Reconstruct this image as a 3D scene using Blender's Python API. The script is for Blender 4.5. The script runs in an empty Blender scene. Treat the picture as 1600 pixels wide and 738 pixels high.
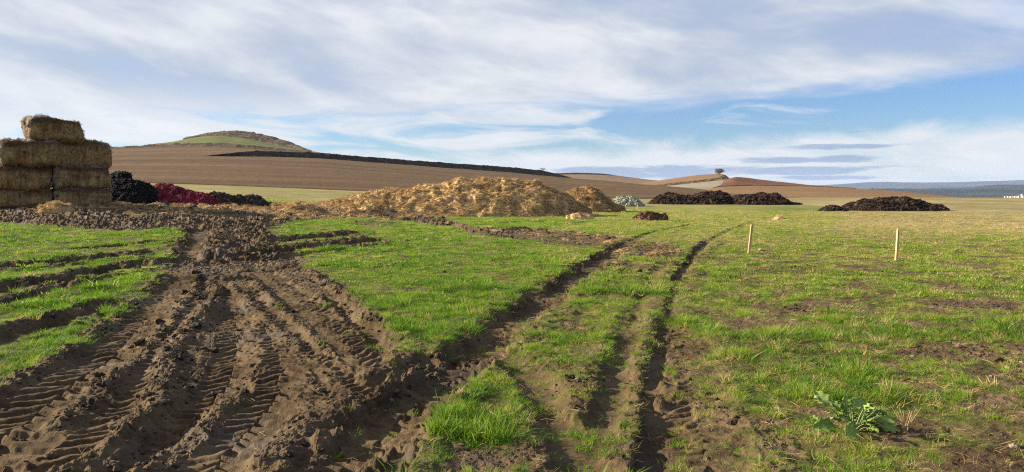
import bpy, math, random
import numpy as np
from mathutils import Vector, Matrix

random.seed(7)
RNG = np.random.default_rng(11)
scene = bpy.context.scene
COL = scene.collection

# ------------------------------------------------------------------ camera
F = 1164.0 / 1600.0                       # focal length in picture widths
CAM_H = 1.6
PITCH = math.radians(-3.39)
cam_d = bpy.data.cameras.new('camera')
cam_d.sensor_width = 36.0
cam_d.lens = 36.0 * F
cam_d.clip_start = 0.05
cam_d.clip_end = 60000.0
cam = bpy.data.objects.new('camera', cam_d)
COL.objects.link(cam)
cam.location = (0, 0, CAM_H)
cam.rotation_euler = (math.radians(90) + PITCH, 0, 0)
scene.camera = cam

# ------------------------------------------------------------------ light
SUN_EL = math.radians(23.0)
SUN_AHEAD = math.radians(12.0)            # sun stands on the left, a little ahead of the camera
sun_dir = Vector((-math.cos(SUN_EL) * math.cos(SUN_AHEAD), math.cos(SUN_EL) * math.sin(SUN_AHEAD), math.sin(SUN_EL)))
sd = bpy.data.lights.new('sun', 'SUN')
sd.energy = 5.0
sd.angle = math.radians(0.53)
sd.color = (1.0, 0.86, 0.68)
sun = bpy.data.objects.new('sun', sd)
COL.objects.link(sun)
sun.rotation_euler = sun_dir.to_track_quat('Z', 'Y').to_euler()
sun.location = (-30, 10, 30)

scene.view_settings.view_transform = 'Standard'
scene.view_settings.look = 'None'
scene.view_settings.gamma = 1.0
scene.view_settings.use_curve_mapping = False
scene.view_settings.exposure = 1.42


class NT:
    """small helper to write node trees as expressions"""
    def __init__(self, tree):
        self.t = tree
        self.n = tree.nodes
        self.l = tree.links

    def put(self, sock, v):
        if isinstance(v, bpy.types.NodeSocket):
            self.l.new(v, sock)
        elif v is not None:
            if sock.type == 'RGBA' and hasattr(v, '__len__') and len(v) == 3:
                v = (*v, 1.0)
            sock.default_value = v

    def m(self, op, a, b=None, c=None, clamp=False):
        n = self.n.new('ShaderNodeMath')
        n.operation = op
        n.use_clamp = clamp
        for i, v in enumerate((a, b, c)):
            if v is not None:
                self.put(n.inputs[i], v)
        return n.outputs[0]

    def add(self, a, b): return self.m('ADD', a, b)
    def sub(self, a, b): return self.m('SUBTRACT', a, b)
    def mul(self, a, b): return self.m('MULTIPLY', a, b)
    def mx(self, a, b): return self.m('MAXIMUM', a, b)
    def mn(self, a, b): return self.m('MINIMUM', a, b)

    def step(self, v, lo, hi, a=0.0, b=1.0):
        n = self.n.new('ShaderNodeMapRange')
        n.interpolation_type = 'SMOOTHSTEP'
        self.put(n.inputs[0], v)
        for i, k in enumerate((lo, hi, a, b)):
            self.put(n.inputs[1 + i], k)
        return n.outputs[0]

    def lin(self, v, lo, hi, a=0.0, b=1.0):
        n = self.n.new('ShaderNodeMapRange')
        self.put(n.inputs[0], v)
        for i, k in enumerate((lo, hi, a, b)):
            self.put(n.inputs[1 + i], k)
        return n.outputs[0]

    def vec(self, x, y, z=0.0):
        n = self.n.new('ShaderNodeCombineXYZ')
        for i, k in enumerate((x, y, z)):
            self.put(n.inputs[i], k)
        return n.outputs[0]

    def sep(self, v):
        n = self.n.new('ShaderNodeSeparateXYZ')
        self.put(n.inputs[0], v)
        return n.outputs

    def noise(self, v, scale=1.0, detail=4.0, rough=0.55, dist=0.0, lac=2.0):
        n = self.n.new('ShaderNodeTexNoise')
        self.put(n.inputs['Vector'], v)
        n.inputs['Scale'].default_value = scale
        n.inputs['Detail'].default_value = detail
        n.inputs['Roughness'].default_value = rough
        n.inputs['Distortion'].default_value = dist
        n.inputs['Lacunarity'].default_value = lac
        return n.outputs['Fac']

    def mix(self, f, a, b, blend='MIX'):
        n = self.n.new('ShaderNodeMix')
        n.data_type = 'RGBA'
        n.blend_type = blend
        self.put(n.inputs[0], f)
        self.put(n.inputs[6], a)
        self.put(n.inputs[7], b)
        return n.outputs[2]

    def ramp(self, f, stops):
        n = self.n.new('ShaderNodeValToRGB')
        e = n.color_ramp.elements
        while len(e) < len(stops):
            e.new(0.5)
        for k, (p, c) in zip(e, stops):
            k.position = p
            k.color = (*c, 1.0)
        self.put(n.inputs[0], f)
        return n.outputs[0]

    def mapv(self, v, scale=(1, 1, 1), rot=(0, 0, 0), loc=(0, 0, 0)):
        n = self.n.new('ShaderNodeMapping')
        self.put(n.inputs[0], v)
        n.inputs[1].default_value = loc
        n.inputs[2].default_value = rot
        n.inputs[3].default_value = scale
        return n.outputs[0]

    def attr(self, name, kind='GEOMETRY'):
        n = self.n.new('ShaderNodeAttribute')
        n.attribute_name = name
        n.attribute_type = kind
        return n

    def bump(self, h, strength=0.5, dist=0.02):
        n = self.n.new('ShaderNodeBump')
        n.inputs['Strength'].default_value = strength
        n.inputs['Distance'].default_value = dist
        self.put(n.inputs['Height'], h)
        return n.outputs[0]


# ------------------------------------------------------------------ sky
world = bpy.data.worlds.new('World')
scene.world = world
world.use_nodes = True
w = NT(world.node_tree)
w.n.clear()
sky = w.n.new('ShaderNodeTexSky')
sky.sky_type = 'NISHITA'
sky.sun_disc = False
sky.sun_elevation = SUN_EL
sky.sun_rotation = math.atan2(sun_dir.x, sun_dir.y)
sky.altitude = 700
sky.air_density = 1.0
sky.dust_density = 0.4
sky.ozone_density = 1.6
tc = w.n.new('ShaderNodeTexCoord')
dx, dy, dz = w.sep(tc.outputs['Generated'])[:3]
az = w.m('ARCTAN2', dx, dy)
hyp = w.m('SQRT', w.add(w.mul(dx, dx), w.mul(dy, dy)))
U = w.mul(az, 11.64)                       # azimuth, 1 unit = about 4.9 degrees
V = w.mul(w.m('ARCTAN2', dz, hyp), 11.64)  # elevation, same unit
Vc = w.mx(V, 0.0)
Uc = w.m('MINIMUM', w.m('MAXIMUM', U, -9.0), 9.0)
# streaky fields
n_big = w.noise(w.vec(w.mul(U, 0.16), w.add(w.mul(V, 0.52), w.mul(U, 0.10)), 3.1), 1.0, 6, 0.5, 0.3)
n_str = w.noise(w.vec(w.mul(U, 0.42), w.add(w.mul(V, 1.35), w.mul(U, 0.20)), 9.4), 1.0, 9, 0.56, 0.25)
n_fine = w.noise(w.vec(w.mul(U, 1.1), w.add(w.mul(V, 2.6), w.mul(U, 0.3)), 5.0), 1.0, 6, 0.6, 0.8)
n_low = w.noise(w.vec(w.mul(U, 0.42), w.mul(V, 2.6), 1.7), 1.0, 6, 0.55, 0.7)
# the upper veil, with a lower edge that climbs to the right
edge = w.add(w.add(1.1, w.mul(0.052, w.mx(w.add(Uc, 1.0), -1.0))), w.mul(w.sub(n_low, 0.5), 0.7))
veil = w.step(w.sub(V, edge), -0.10, 0.32)
veil_d = w.step(w.add(w.mul(n_str, 0.45), w.mul(n_big, 0.85)), 0.40, 0.68, 0.62, 1.0)
corner = w.mul(w.step(Uc, 5.2, 7.6), w.step(V, 1.75, 2.2))
veil = w.mul(veil, w.mul(veil_d, w.sub(1.0, w.mul(corner, w.step(n_str, 0.34, 0.66, 1.0, 0.45)))))
# the low white bank under the blue band
ltop = w.add(w.add(0.62, w.mul(0.05, w.mx(Uc, -4.0))), w.mul(w.sub(n_fine, 0.5), 0.55))
low = w.step(w.sub(ltop, V), -0.10, 0.22)
low = w.mul(low, w.step(n_low, 0.28, 0.52, 0.55, 1.0))
# loose patches inside the blue band, more to the left
patch = w.mul(w.step(w.add(n_low, w.mul(w.sub(0.0, Uc), 0.030)), 0.46, 0.66), 0.95)
cover = w.mx(w.mx(veil, low), patch)
cover = w.mul(cover, 0.97)
bright = w.step(w.add(w.mul(n_str, 0.60), w.mul(n_big, 0.50)), 0.45, 0.71)
lowness = w.step(V, 0.9, 1.7, 1.0, 0.0)
bright = w.mx(bright, w.mul(lowness, 0.80))
c_cloud = w.mix(bright, (3.9, 4.4, 5.3), (6.9, 6.95, 7.0))
skyc = w.mix(w.step(V, 0.0, 3.5), (0.64, 0.80, 1.0), (0.58, 0.80, 1.30), )
skyb = w.mix(1.0, sky.outputs[0], skyc, 'MULTIPLY')
col = w.mix(cover, skyb, c_cloud)
# flat grey-blue clouds low over the horizon
lens = None
for px, py, hw, hh in ((1302, 230, 95, 4.5), (1262, 250, 105, 7), (1245, 266, 130, 8), (1290, 278, 80, 4), (1015, 270, 200, 13),
                       (1350, 206, 34, 2.6), (640, 274, 110, 6)):
    a0 = math.atan((px - 800) / 1164.0)
    u0 = a0 * 11.64
    v0 = math.atan((300 - py) / 1164.0 * math.cos(a0)) * 11.64
    qu = w.mul(w.sub(U, u0), 100.0 / hw)
    qv = w.mul(w.sub(V, v0), 100.0 / hh)
    q = w.sub(1.0, w.add(w.mul(qu, qu), w.mul(qv, qv)))
    lens = q if lens is None else w.mx(lens, q)
n_len = w.noise(w.vec(w.mul(U, 1.3), w.mul(V, 9.0), 2.0), 1.0, 4, 0.55, 0.3)
lens = w.step(w.add(lens, w.mul(w.sub(n_len, 0.5), 3.2)), 0.0, 0.75)
col = w.mix(w.mul(lens, 0.85), col, (2.5, 3.2, 4.7))
bg = w.n.new('ShaderNodeBackground')
bg.inputs['Strength'].default_value = 0.05
w.put(bg.inputs['Color'], col)
wo = w.n.new('ShaderNodeOutputWorld')
w.l.new(bg.outputs[0], wo.inputs[0])

scene.render.engine = 'CYCLES'
scene.cycles.max_bounces = 5
scene.cycles.diffuse_bounces = 2
scene.cycles.glossy_bounces = 2
scene.cycles.transmission_bounces = 2
scene.cycles.volume_bounces = 0
scene.cycles.transparent_max_bounces = 4
scene.cycles.use_denoising = False
scene.cycles.use_adaptive_sampling = False
scene.cycles.pixel_filter_type = 'BLACKMAN_HARRIS'
scene.cycles.filter_width = 1.15

# ------------------------------------------------------------------ helpers: numbers
cp, sp_ = math.cos(PITCH), math.sin(PITCH)


def ray(px, py):
    """direction through a picture point (1600x738), scaled so that y = 1"""
    a = (px - 800.0) / 1164.0
    b = (369.0 - py) / 1164.0
    y = cp - b * sp_
    z = sp_ + b * cp
    return a / y, z / y


def at(px, py, Y):
    tx, tz = ray(px, py)
    return Vector((tx * Y, Y, CAM_H + tz * Y))


def _hash(ix, iy, seed):
    h = (ix.astype(np.int64) * 374761393 + iy.astype(np.int64) * 668265263 + seed * 1442695041) & 0xFFFFFFFF
    h = ((h ^ (h >> 13)) * 1274126177) & 0xFFFFFFFF
    return h ^ (h >> 16)


def pnoise(x, y, seed=0):
    xi = np.floor(x); yi = np.floor(y)
    xf = x - xi; yf = y - yi
    u = xf * xf * xf * (xf * (xf * 6 - 15) + 10)
    v = yf * yf * yf * (yf * (yf * 6 - 15) + 10)
    xi = xi.astype(np.int64); yi = yi.astype(np.int64)

    def g(i, j):
        a = _hash(xi + i, yi + j, seed).astype(np.float64) * (2 * math.pi / 4294967296.0)
        return np.cos(a) * (xf - i) + np.sin(a) * (yf - j)
    return ((g(0, 0) * (1 - u) + g(1, 0) * u) * (1 - v) + (g(0, 1) * (1 - u) + g(1, 1) * u) * v) * 1.5


def fbm(x, y, seed=0, oct=4, gain=0.5, ridged=False):
    t = np.zeros_like(x); a = 1.0; s = 0.0
    for o in range(oct):
        n = pnoise(x * 2 ** o + 17.3 * o, y * 2 ** o - 9.1 * o, seed + o)
        t += a * ((1 - 2 * np.abs(n)) if ridged else n)
        s += a
        a *= gain
    return t / s


def sm(x, a, b):
    t = np.clip((x - a) / (b - a), 0, 1)
    return t * t * (3 - 2 * t)


# ------------------------------------------------------------------ helpers: objects
def link(o, parent=None):
    COL.objects.link(o)
    if parent:
        o.parent = parent
    return o


def mesh_obj(name, verts, faces, mat, parent=None, loc=(0, 0, 0), smooth=False):
    me = bpy.data.meshes.new(name)
    me.from_pydata([tuple(v) for v in verts], [], [tuple(f) for f in faces])
    me.materials.append(mat)
    if smooth:
        me.shade_smooth()
    o = bpy.data.objects.new(name, me)
    o.location = loc
    return link(o, parent)


def grid_obj(name, P, mat, parent=None, loc=(0, 0, 0), smooth=True, wrap=False):
    """P: array (rows, cols, 3)"""
    r, c = P.shape[:2]
    me = bpy.data.meshes.new(name)
    idx = np.arange(r * c).reshape(r, c)
    if wrap:
        nx = np.roll(idx, -1, axis=1)
        q = np.stack([idx[:-1], nx[:-1], nx[1:], idx[1:]], -1).reshape(-1, 4)
    else:
        q = np.stack([idx[:-1, :-1], idx[:-1, 1:], idx[1:, 1:], idx[1:, :-1]], -1).reshape(-1, 4)
    me.vertices.add(r * c)
    me.vertices.foreach_set('co', P.reshape(-1).astype(np.float32))
    me.loops.add(q.size)
    me.loops.foreach_set('vertex_index', q.reshape(-1).astype(np.int32))
    me.polygons.add(len(q))
    me.polygons.foreach_set('loop_start', np.arange(0, q.size, 4, dtype=np.int32))
    me.polygons.foreach_set('loop_total', np.full(len(q), 4, dtype=np.int32))
    me.polygons.foreach_set('use_smooth', np.full(len(q), smooth))
    me.update(calc_edges=True)
    me.validate()
    me.materials.append(mat)
    o = bpy.data.objects.new(name, me)
    o.location = loc
    return link(o, parent)


def tag(o, label=None, cat=None, group=None, kind=None):
    for k, v in (('label', label), ('category', cat), ('group', group), ('kind', kind)):
        if v:
            o[k] = v
    return o


def fattr(o, name, vals):
    a = o.data.attributes.new(name, 'FLOAT', 'POINT')
    a.data.foreach_set('value', np.asarray(vals, dtype=np.float32).reshape(-1))


# ------------------------------------------------------------------ materials
def material(name, rough=0.9, spec=0.2):
    m = bpy.data.materials.new(name)
    m.use_nodes = True
    t = NT(m.node_tree)
    b = t.n['Principled BSDF']
    b.inputs['Roughness'].default_value = rough
    b.inputs['Specular IOR Level'].default_value = spec
    return m, t, b


def geo_pos(t):
    return t.n.new('ShaderNodeNewGeometry').outputs['Position']


def obj_pos(t):
    return t.n.new('ShaderNodeTexCoord').outputs['Object']


def mat_noise(name, stops, scale=2.0, detail=6, bump=0.6, bdist=0.03, stretch=(1, 1, 1), rough=0.95, use_obj=False, bscale=None, spec=0.1):
    m, t, b = material(name, rough, spec)
    p = obj_pos(t) if use_obj else geo_pos(t)
    p = t.mapv(p, stretch)
    f = t.noise(p, scale, detail, 0.62)
    t.put(b.inputs['Base Color'], t.ramp(f, stops))
    h = t.noise(p, bscale or scale * 4, 6, 0.65)
    if bump:
        t.put(b.inputs['Normal'], t.bump(h, bump, bdist))
    return m


def ground_material():
    m, t, b = material('field_soil', 0.92, 0.15)
    p = geo_pos(t)
    g = t.attr('grass').outputs['Fac']
    dry = t.attr('dry').outputs['Fac']
    straw = t.attr('straw').outputs['Fac']
    far = t.attr('far').outputs['Fac']
    damp = t.attr('damp').outputs['Fac']
    n1 = t.noise(p, 0.8, 7, 0.6)
    n2 = t.noise(p, 7.0, 6, 0.65)
    n3 = t.noise(p, 38.0, 4, 0.65)
    k = t.add(t.mul(n1, 0.5), t.add(t.mul(n2, 0.3), t.mul(n3, 0.2)))
    mud = t.ramp(k, [(0.36, (0.036, 0.024, 0.012)), (0.47, (0.086, 0.058, 0.030)), (0.57, (0.150, 0.106, 0.057)), (0.70, (0.25, 0.185, 0.106))])
    mud = t.mix(t.mul(damp, 0.5), mud, (0.040, 0.027, 0.017))
    nf = t.noise(p, 1.6, 7, 0.65)
    thatch = t.ramp(t.add(t.mul(nf, 0.6), t.mul(n3, 0.4)), [(0.32, (0.042, 0.038, 0.013)), (0.5, (0.088, 0.080, 0.026)), (0.68, (0.19, 0.150, 0.068))])
    nfar = t.noise(t.mapv(p, (0.5, 1.0, 1.0)), 0.9, 8, 0.7)
    nfar2 = t.noise(t.mapv(p, (0.6, 0.35, 1.0)), 0.16, 6, 0.6)
    kf = t.add(t.mul(nfar, 0.6), t.mul(nfar2, 0.4))
    fargreen = t.ramp(kf, [(0.34, (0.065, 0.095, 0.014)), (0.5, (0.14, 0.175, 0.026)), (0.66, (0.25, 0.235, 0.06))])
    fardry = t.ramp(kf, [(0.36, (0.11, 0.098, 0.032)), (0.5, (0.22, 0.18, 0.075)), (0.64, (0.35, 0.29, 0.15))])
    farc = t.mix(dry, fargreen, fardry)
    sod = t.mix(far, thatch, farc)
    col = t.mix(t.step(t.add(g, t.mul(t.sub(n2, 0.5), 0.5)), 0.25, 0.65), mud, sod)
    stc = t.ramp(t.add(t.mul(n2, 0.6), t.mul(n3, 0.4)), [(0.35, (0.16, 0.10, 0.045)), (0.5, (0.33, 0.215, 0.09)), (0.65, (0.50, 0.35, 0.15))])
    col = t.mix(t.step(t.add(straw, t.mul(t.sub(n2, 0.5), 0.9)), 0.35, 0.75), col, stc)
    t.put(b.inputs['Base Color'], col)
    t.put(b.inputs['Roughness'], t.lin(t.mul(damp, t.sub(1.0, g)), 0, 1, 0.95, 0.72))
    t.put(b.inputs['Specular IOR Level'], t.lin(t.mul(damp, t.sub(1.0, g)), 0, 1, 0.10, 0.22))
    h = t.add(t.mul(t.noise(p, 16, 6, 0.7), 0.6), t.mul(t.noise(p, 70, 4, 0.7), 0.25))
    t.put(b.inputs['Normal'], t.bump(h, 1.0, 0.04))
    return m


def leaf_material(name, stops, trans=0.35, rough=0.55, attr='tint'):
    m, t, b = material(name, rough, 0.25)
    a = t.attr(attr, 'INSTANCER').outputs['Fac']
    c = t.ramp(a, stops)
    t.put(b.inputs['Base Color'], c)
    tr = t.n.new('ShaderNodeBsdfTranslucent')
    t.put(tr.inputs['Color'], c)
    mx = t.n.new('ShaderNodeMixShader')
    mx.inputs[0].default_value = trans
    t.l.new(b.outputs[0], mx.inputs[1])
    t.l.new(tr.outputs[0], mx.inputs[2])
    t.l.new(mx.outputs[0], t.n['Material Output'].inputs[0])
    return m


M_ground = ground_material()
M_grass = leaf_material('grass_blade', [(0.0, (0.042, 0.110, 0.008)), (0.3, (0.120, 0.250, 0.012)), (0.55, (0.235, 0.345, 0.024)),
                                        (0.75, (0.36, 0.34, 0.075)), (1.0, (0.55, 0.43, 0.20))], 0.45)
M_strawbit = leaf_material('straw_stalk', [(0.0, (0.16, 0.094, 0.036)), (0.4, (0.40, 0.26, 0.108)), (0.75, (0.58, 0.41, 0.185)), (1.0, (0.68, 0.52, 0.27))], 0.2, 0.7)
M_clod = leaf_material('soil_clod', [(0.0, (0.024, 0.016, 0.009)), (0.5, (0.058, 0.040, 0.022)), (1.0, (0.15, 0.108, 0.062))], 0.0, 0.95)
M_muckclod = leaf_material('manure_clod', [(0.0, (0.006, 0.004, 0.002)), (0.6, (0.021, 0.012, 0.007)), (1.0, (0.085, 0.044, 0.024))], 0.0, 0.95)
M_redclod = leaf_material('pomace_clod', [(0.0, (0.050, 0.007, 0.010)), (0.6, (0.160, 0.014, 0.024)), (1.0, (0.33, 0.06, 0.065))], 0.0, 0.9)
M_greyclod = leaf_material('pale_rubble', [(0.0, (0.13, 0.14, 0.10)), (0.6, (0.28, 0.29, 0.21)), (1.0, (0.44, 0.45, 0.34))], 0.0, 0.95)

# ------------------------------------------------------------------ base terrain
T_px = [-250, 0, 172, 272, 400, 575, 700, 930, 1005, 1240, 1500, 1850]
T_Y = [1.0, 4, 10, 15, 20, 32, 45, 60, 85, 119, 160, 195, 240, 420, 1000, 5000, 16000]
foot = [283, 283.5, 284.5, 287, 291.5, 299, 304, 309.5, 310.5, 311.5, 311.7, 311.7]
T_z = []
for i, px in enumerate(T_px):
    zf = CAM_H + ray(px, foot[i])[1] * 119
    k = max(0.0, min(1.0, (800 - px) / 640.0))
    k = k * k * (3 - 2 * k)
    z = [0, 0, 0.0, 0.10 * k, 0.33 * k, 1.00 * k + 0.02, 1.22 * k + 0.05, 1.42 * k + 0.1]
    z += [z[-1] * 0.45 + zf * 0.55 if px < 1000 else zf * 0.6, zf, max(zf, 0.35) * 0.9 if px > 1100 else zf, 0.1 if px > 1100 else 0.5 * zf,
          -1.6 if px > 1100 else 0.0, -12, -40, -60, -60]
    T_z.append(z)
T_th = np.array([math.atan((p - 800) / 1164.0) for p in T_px])
_thd = np.linspace(T_th[0], T_th[-1], 220)
_lyd = np.linspace(0, math.log(16000), 420)
_a = np.array([np.interp(_lyd, np.log(T_Y), z) for z in T_z])
TAB = np.array([np.interp(_thd, T_th, _a[:, j]) for j in range(len(_lyd))]).T
_k = np.exp(-0.5 * (np.arange(-12, 13) / 5.0) ** 2); _k /= _k.sum()
TAB = np.apply_along_axis(lambda v: np.convolve(np.pad(v, 12, 'edge'), _k, 'valid'), 0, TAB)
_k2 = np.exp(-0.5 * (np.arange(-5, 6) / 2.0) ** 2); _k2 /= _k2.sum()
TAB = np.apply_along_axis(lambda v: np.convolve(np.pad(v, 5, 'edge'), _k2, 'valid'), 1, TAB)


def z0(X, Y):
    X = np.asarray(X, float); Y = np.asarray(Y, float)
    th = np.arctan2(X, Y)
    r = np.hypot(X, Y)
    tcl = np.clip(th, _thd[0], _thd[-1])
    yd = np.clip(r * np.cos(tcl), 1.0, 15999)
    fi = (tcl - _thd[0]) / (_thd[1] - _thd[0]); fj = np.log(yd) / (_lyd[1] - _lyd[0])
    i = np.clip(fi.astype(int), 0, len(_thd) - 2); j = np.clip(fj.astype(int), 0, len(_lyd) - 2)
    u = fi - i; v = fj - j
    z = (TAB[i, j] * (1 - u) + TAB[i + 1, j] * u) * (1 - v) + (TAB[i, j + 1] * (1 - u) + TAB[i + 1, j + 1] * u) * v
    return z * (1 - sm(-th, 1.1, 2.4))


_LY = np.exp(np.linspace(math.log(1.2), math.log(260), 1500))


def ground_at(px, py):
    tx, tz = ray(px, py)
    d = CAM_H + tz * _LY - z0(tx * _LY, _LY)
    k = np.argmax(d <= 0) if (d <= 0).any() else len(d) - 1
    k = max(k, 1)
    f = d[k - 1] / (d[k - 1] - d[k]) if d[k - 1] != d[k] else 0
    y = _LY[k - 1] + (_LY[k] - _LY[k - 1]) * f
    return np.array([tx * y, y])


def W(pts):
    return np.array([ground_at(*p) for p in pts])


# ------------------------------------------------------------------ ruts, wheel tracks and bare soil
# (points along the track in the picture, half width m, depth m, berm m, lug height m, mud width factor, lug pitch)
TRACKS = [
    ([(-90, 760), (40, 662), (110, 607), (165, 562), (205, 525), (236, 490), (262, 458), (288, 430)], .36, .07, .0, .034, 1.5, .19),
    ([(90, 765), (182, 668), (226, 636), (252, 575), (284, 510), (314, 468)], .26, .06, .0, .032, 1.5, .17),
    ([(170, 765), (250, 688), (287, 660), (327, 626), (357, 590), (368, 555), (370, 520), (362, 485), (345, 458), (330, 440)], .25, .10, .0, .034, 1.5, .15),
    ([(375, 455), (410, 480), (450, 518), (495, 556), (540, 600), (560, 628)], .20, .07, .0, .036, 1.4, .16),
    ([(410, 425), (440, 447), (482, 480), (522, 515), (560, 560), (575, 585)], .24, .06, .0, .034, 1.4, .16),
    ([(300, 775), (362, 700), (418, 640), (440, 592), (432, 548), (408, 505)], .22, .045, .0, .028, 1.3, .15),
    ([(515, 460), (555, 495), (590, 530), (605, 556)], .12, .13, .06, 0, 1.5, .15),
    ([(545, 612), (592, 598), (640, 578), (690, 545)], .15, .14, .05, 0, 1.7, .15),
    ([(465, 640), (500, 645), (530, 640)], .12, .09, .02, 0, 1.5, .15),
    # the long diagonal rut
    ([(400, 830), (480, 762), (560, 694), (640, 628), (720, 566), (772, 526), (822, 487), (870, 455), (920, 420), (955, 397), (988, 379)], .28, .145, .045, .024, 1.25, .14),
    ([(988, 379), (1010, 367), (1045, 359), (1085, 351)], .16, .06, .02, 0, 1.0, .2),
    ([(590, 770), (640, 692), (688, 622), (735, 580)], .07, .08, .06, 0, 1.7, .2),
    ([(785, 543), (815, 580), (850, 622), (880, 672), (900, 722), (908, 770)], .17, .07, .03, 0, 1.25, .2),
    # the pair of ruts right of the middle
    ([(922, 770), (936, 690), (956, 620), (973, 560), (984, 520)], .13, .06, .04, 0, 1.05, .2),
    ([(982, 525), (1000, 472), (1020, 432), (1038, 408)], .14, .045, .01, 0, 0.3, .2),
    ([(1012, 770), (1015, 680), (1022, 600), (1030, 545), (1040, 500)], .08, .075, .035, 0, 1.05, .2),
    ([(1062, 770), (1058, 690), (1053, 605), (1047, 535), (1046, 485)], .12, .062, .035, 0, 1.05, .2),
    ([(1046, 500), (1049, 470), (1058, 440)], .08, .05, .01, 0, 0.8, .2),
    ([(1056, 445), (1072, 416), (1088, 395), (1106, 378)], .13, .085, .035, 0, 1.2, .2),
    ([(1100, 383), (1140, 361), (1178, 347)], .12, .035, .01, 0, 0.7, .2),
    ([(1112, 770), (1100, 700), (1084, 620), (1070, 555), (1062, 510)], .22, .04, .02, .020, 1.1, .15),
    # across the grass on the left
    ([(-60, 427), (0, 421), (100, 412), (200, 402), (268, 394)], .30, .20, .07, 0, 1.55, .2),
    ([(-60, 470), (0, 457), (100, 438), (180, 424), (262, 411)], .32, .20, .07, 0, 1.55, .2),
    ([(-60, 492), (0, 477), (90, 456), (160, 440)], .20, .16, .05, 0, 1.6, .2),
    ([(100, 393), (190, 386), (275, 377)], .22, .12, .03, 0, 1.2, .2),
    ([(-40, 548), (60, 514), (130, 493), (200, 467)], .18, .15, .07, 0, 1.7, .2),
    # crossing in the upper mud
    ([(240, 416), (330, 405), (400, 400), (450, 394), (520, 385), (612, 375)], .36, .26, .10, 0, 1.6, .2),
    ([(430, 378), (510, 371), (575, 363)], .34, .24, .06, 0, 1.6, .2),
    ([(318, 356), (306, 380), (294, 410)], .28, .12, .08, .02, 1.4, .2),
    ([(345, 430), (300, 440), (250, 446)], .22, .16, .08, 0, 1.5, .2),
    # far churned strips
    ([(630, 343), (700, 352), (748, 362), (800, 362), (842, 356)], .28, .16, .08, 0, 1.5, .2),
    ([(740, 354), (800, 349), (860, 345), (930, 343)], .14, .07, .03, 0, 1.1, .2),
    ([(880, 352), (905, 349), (930, 347)], .14, .08, .03, 0, 1.2, .2),
]
# ridges of squeezed-up mud between the wheel tracks: points, height m, half width m
RIDGES = [
    ([(-60, 655), (0, 622), (60, 585), (120, 548), (180, 505), (228, 465), (258, 430)], .085, .11),
    ([(60, 690), (160, 612), (212, 560), (262, 512), (287, 472), (302, 450)], .085, .10),
    ([(70, 790), (130, 738), (200, 690), (252, 622), (268, 560), (302, 507), (337, 470), (335, 445)], .13, .13),
    ([(190, 790), (230, 740), (275, 702), (312, 672), (350, 636), (384, 604)], .11, .10),
    ([(392, 520), (400, 560), (396, 600)], .045, .10),
    ([(345, 440), (390, 470), (425, 505), (470, 548), (520, 590), (540, 625)], .055, .08),
    ([(395, 440), (425, 470), (462, 508), (510, 546), (552, 588)], .06, .07),
    ([(480, 425), (520, 450), (545, 470), (585, 510)], .07, .12),
    ([(440, 760), (500, 700), (570, 645), (640, 590), (700, 545)], .06, .09),
    ([(600, 780), (660, 660), (700, 600)], .05, .06),
]
MUD_POLYS = [
    [(-160, 700), (-40, 632), (0, 602), (60, 573), (110, 540), (160, 502), (205, 472), (240, 441), (262, 417), (275, 395), (288, 372), (272, 358), (200, 363),
     (120, 359), (60, 353), (0, 350), (-120, 352), (-160, 312), (0, 314), (200, 313), (330, 314), (400, 316), (470, 322), (560, 328), (640, 332), (700, 343),
     (745, 358), (700, 357), (640, 347), (560, 341), (485, 344), (442, 351), (430, 364), (456, 378), (440, 392), (474, 402), (500, 425), (545, 455),
     (565, 480), (585, 520), (602, 545), (640, 545), (655, 590), (560, 690), (500, 850), (-160, 850)],
    [(850, 602), (905, 578), (938, 590), (948, 560), (962, 535), (1002, 500), (1040, 488), (1075, 500), (1088, 560), (1115, 600), (1140, 640), (1172, 700),
     (1190, 850), (640, 850), (720, 692), (780, 705), (850, 682), (862, 640)],
    [(715, 360), (780, 356), (870, 361), (945, 367), (990, 376), (1055, 385), (1072, 400), (1045, 413), (990, 402), (950, 387), (880, 386), (800, 376), (740, 368)],
]
# half-bare patches: px, py, half width px, half height px, strength
PATCHES = [(1268, 487, 50, 9, .8), (1350, 490, 45, 8, .6), (1545, 480, 75, 11, .8), (1500, 560, 110, 30, .75), (1590, 590, 60, 20, .7), (1245, 700, 60, 34, .8),
           (1290, 566, 60, 14, .5), (890, 515, 40, 14, .7), (970, 420, 60, 12, .5), (1110, 408, 45, 9, .6), (1300, 425, 140, 9, .5), (1390, 602, 60, 10, .5),
           (690, 425, 18, 12, .4), (640, 560, 40, 14, .6), (830, 520, 36, 20, .6), (1400, 640, 40, 8, .5), (1540, 690, 60, 14, .4), (760, 715, 90, 20, .9),
           (590, 350, 60, 6, .7), (1180, 395, 60, 6, .4), (655, 455, 30, 8, .35)]


def poly_sdf(X, Y, P):
    """signed distance, positive inside"""
    d2 = np.full(X.shape, 1e9); inside = np.zeros(X.shape, bool)
    n = len(P)
    for i in range(n):
        a, b = P[i], P[(i + 1) % n]
        e = b - a
        L = max(e @ e, 1e-9)
        t = np.clip(((X - a[0]) * e[0] + (Y - a[1]) * e[1]) / L, 0, 1)
        dx_, dy_ = X - a[0] - t * e[0], Y - a[1] - t * e[1]
        d2 = np.minimum(d2, dx_ * dx_ + dy_ * dy_)
        c = ((a[1] > Y) != (b[1] > Y))
        if a[1] != b[1]:
            xc = a[0] + (Y - a[1]) / (b[1] - a[1]) * e[0]
            inside ^= (c & (X < xc))
    d = np.sqrt(d2)
    return np.where(inside, d, -d)


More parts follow.
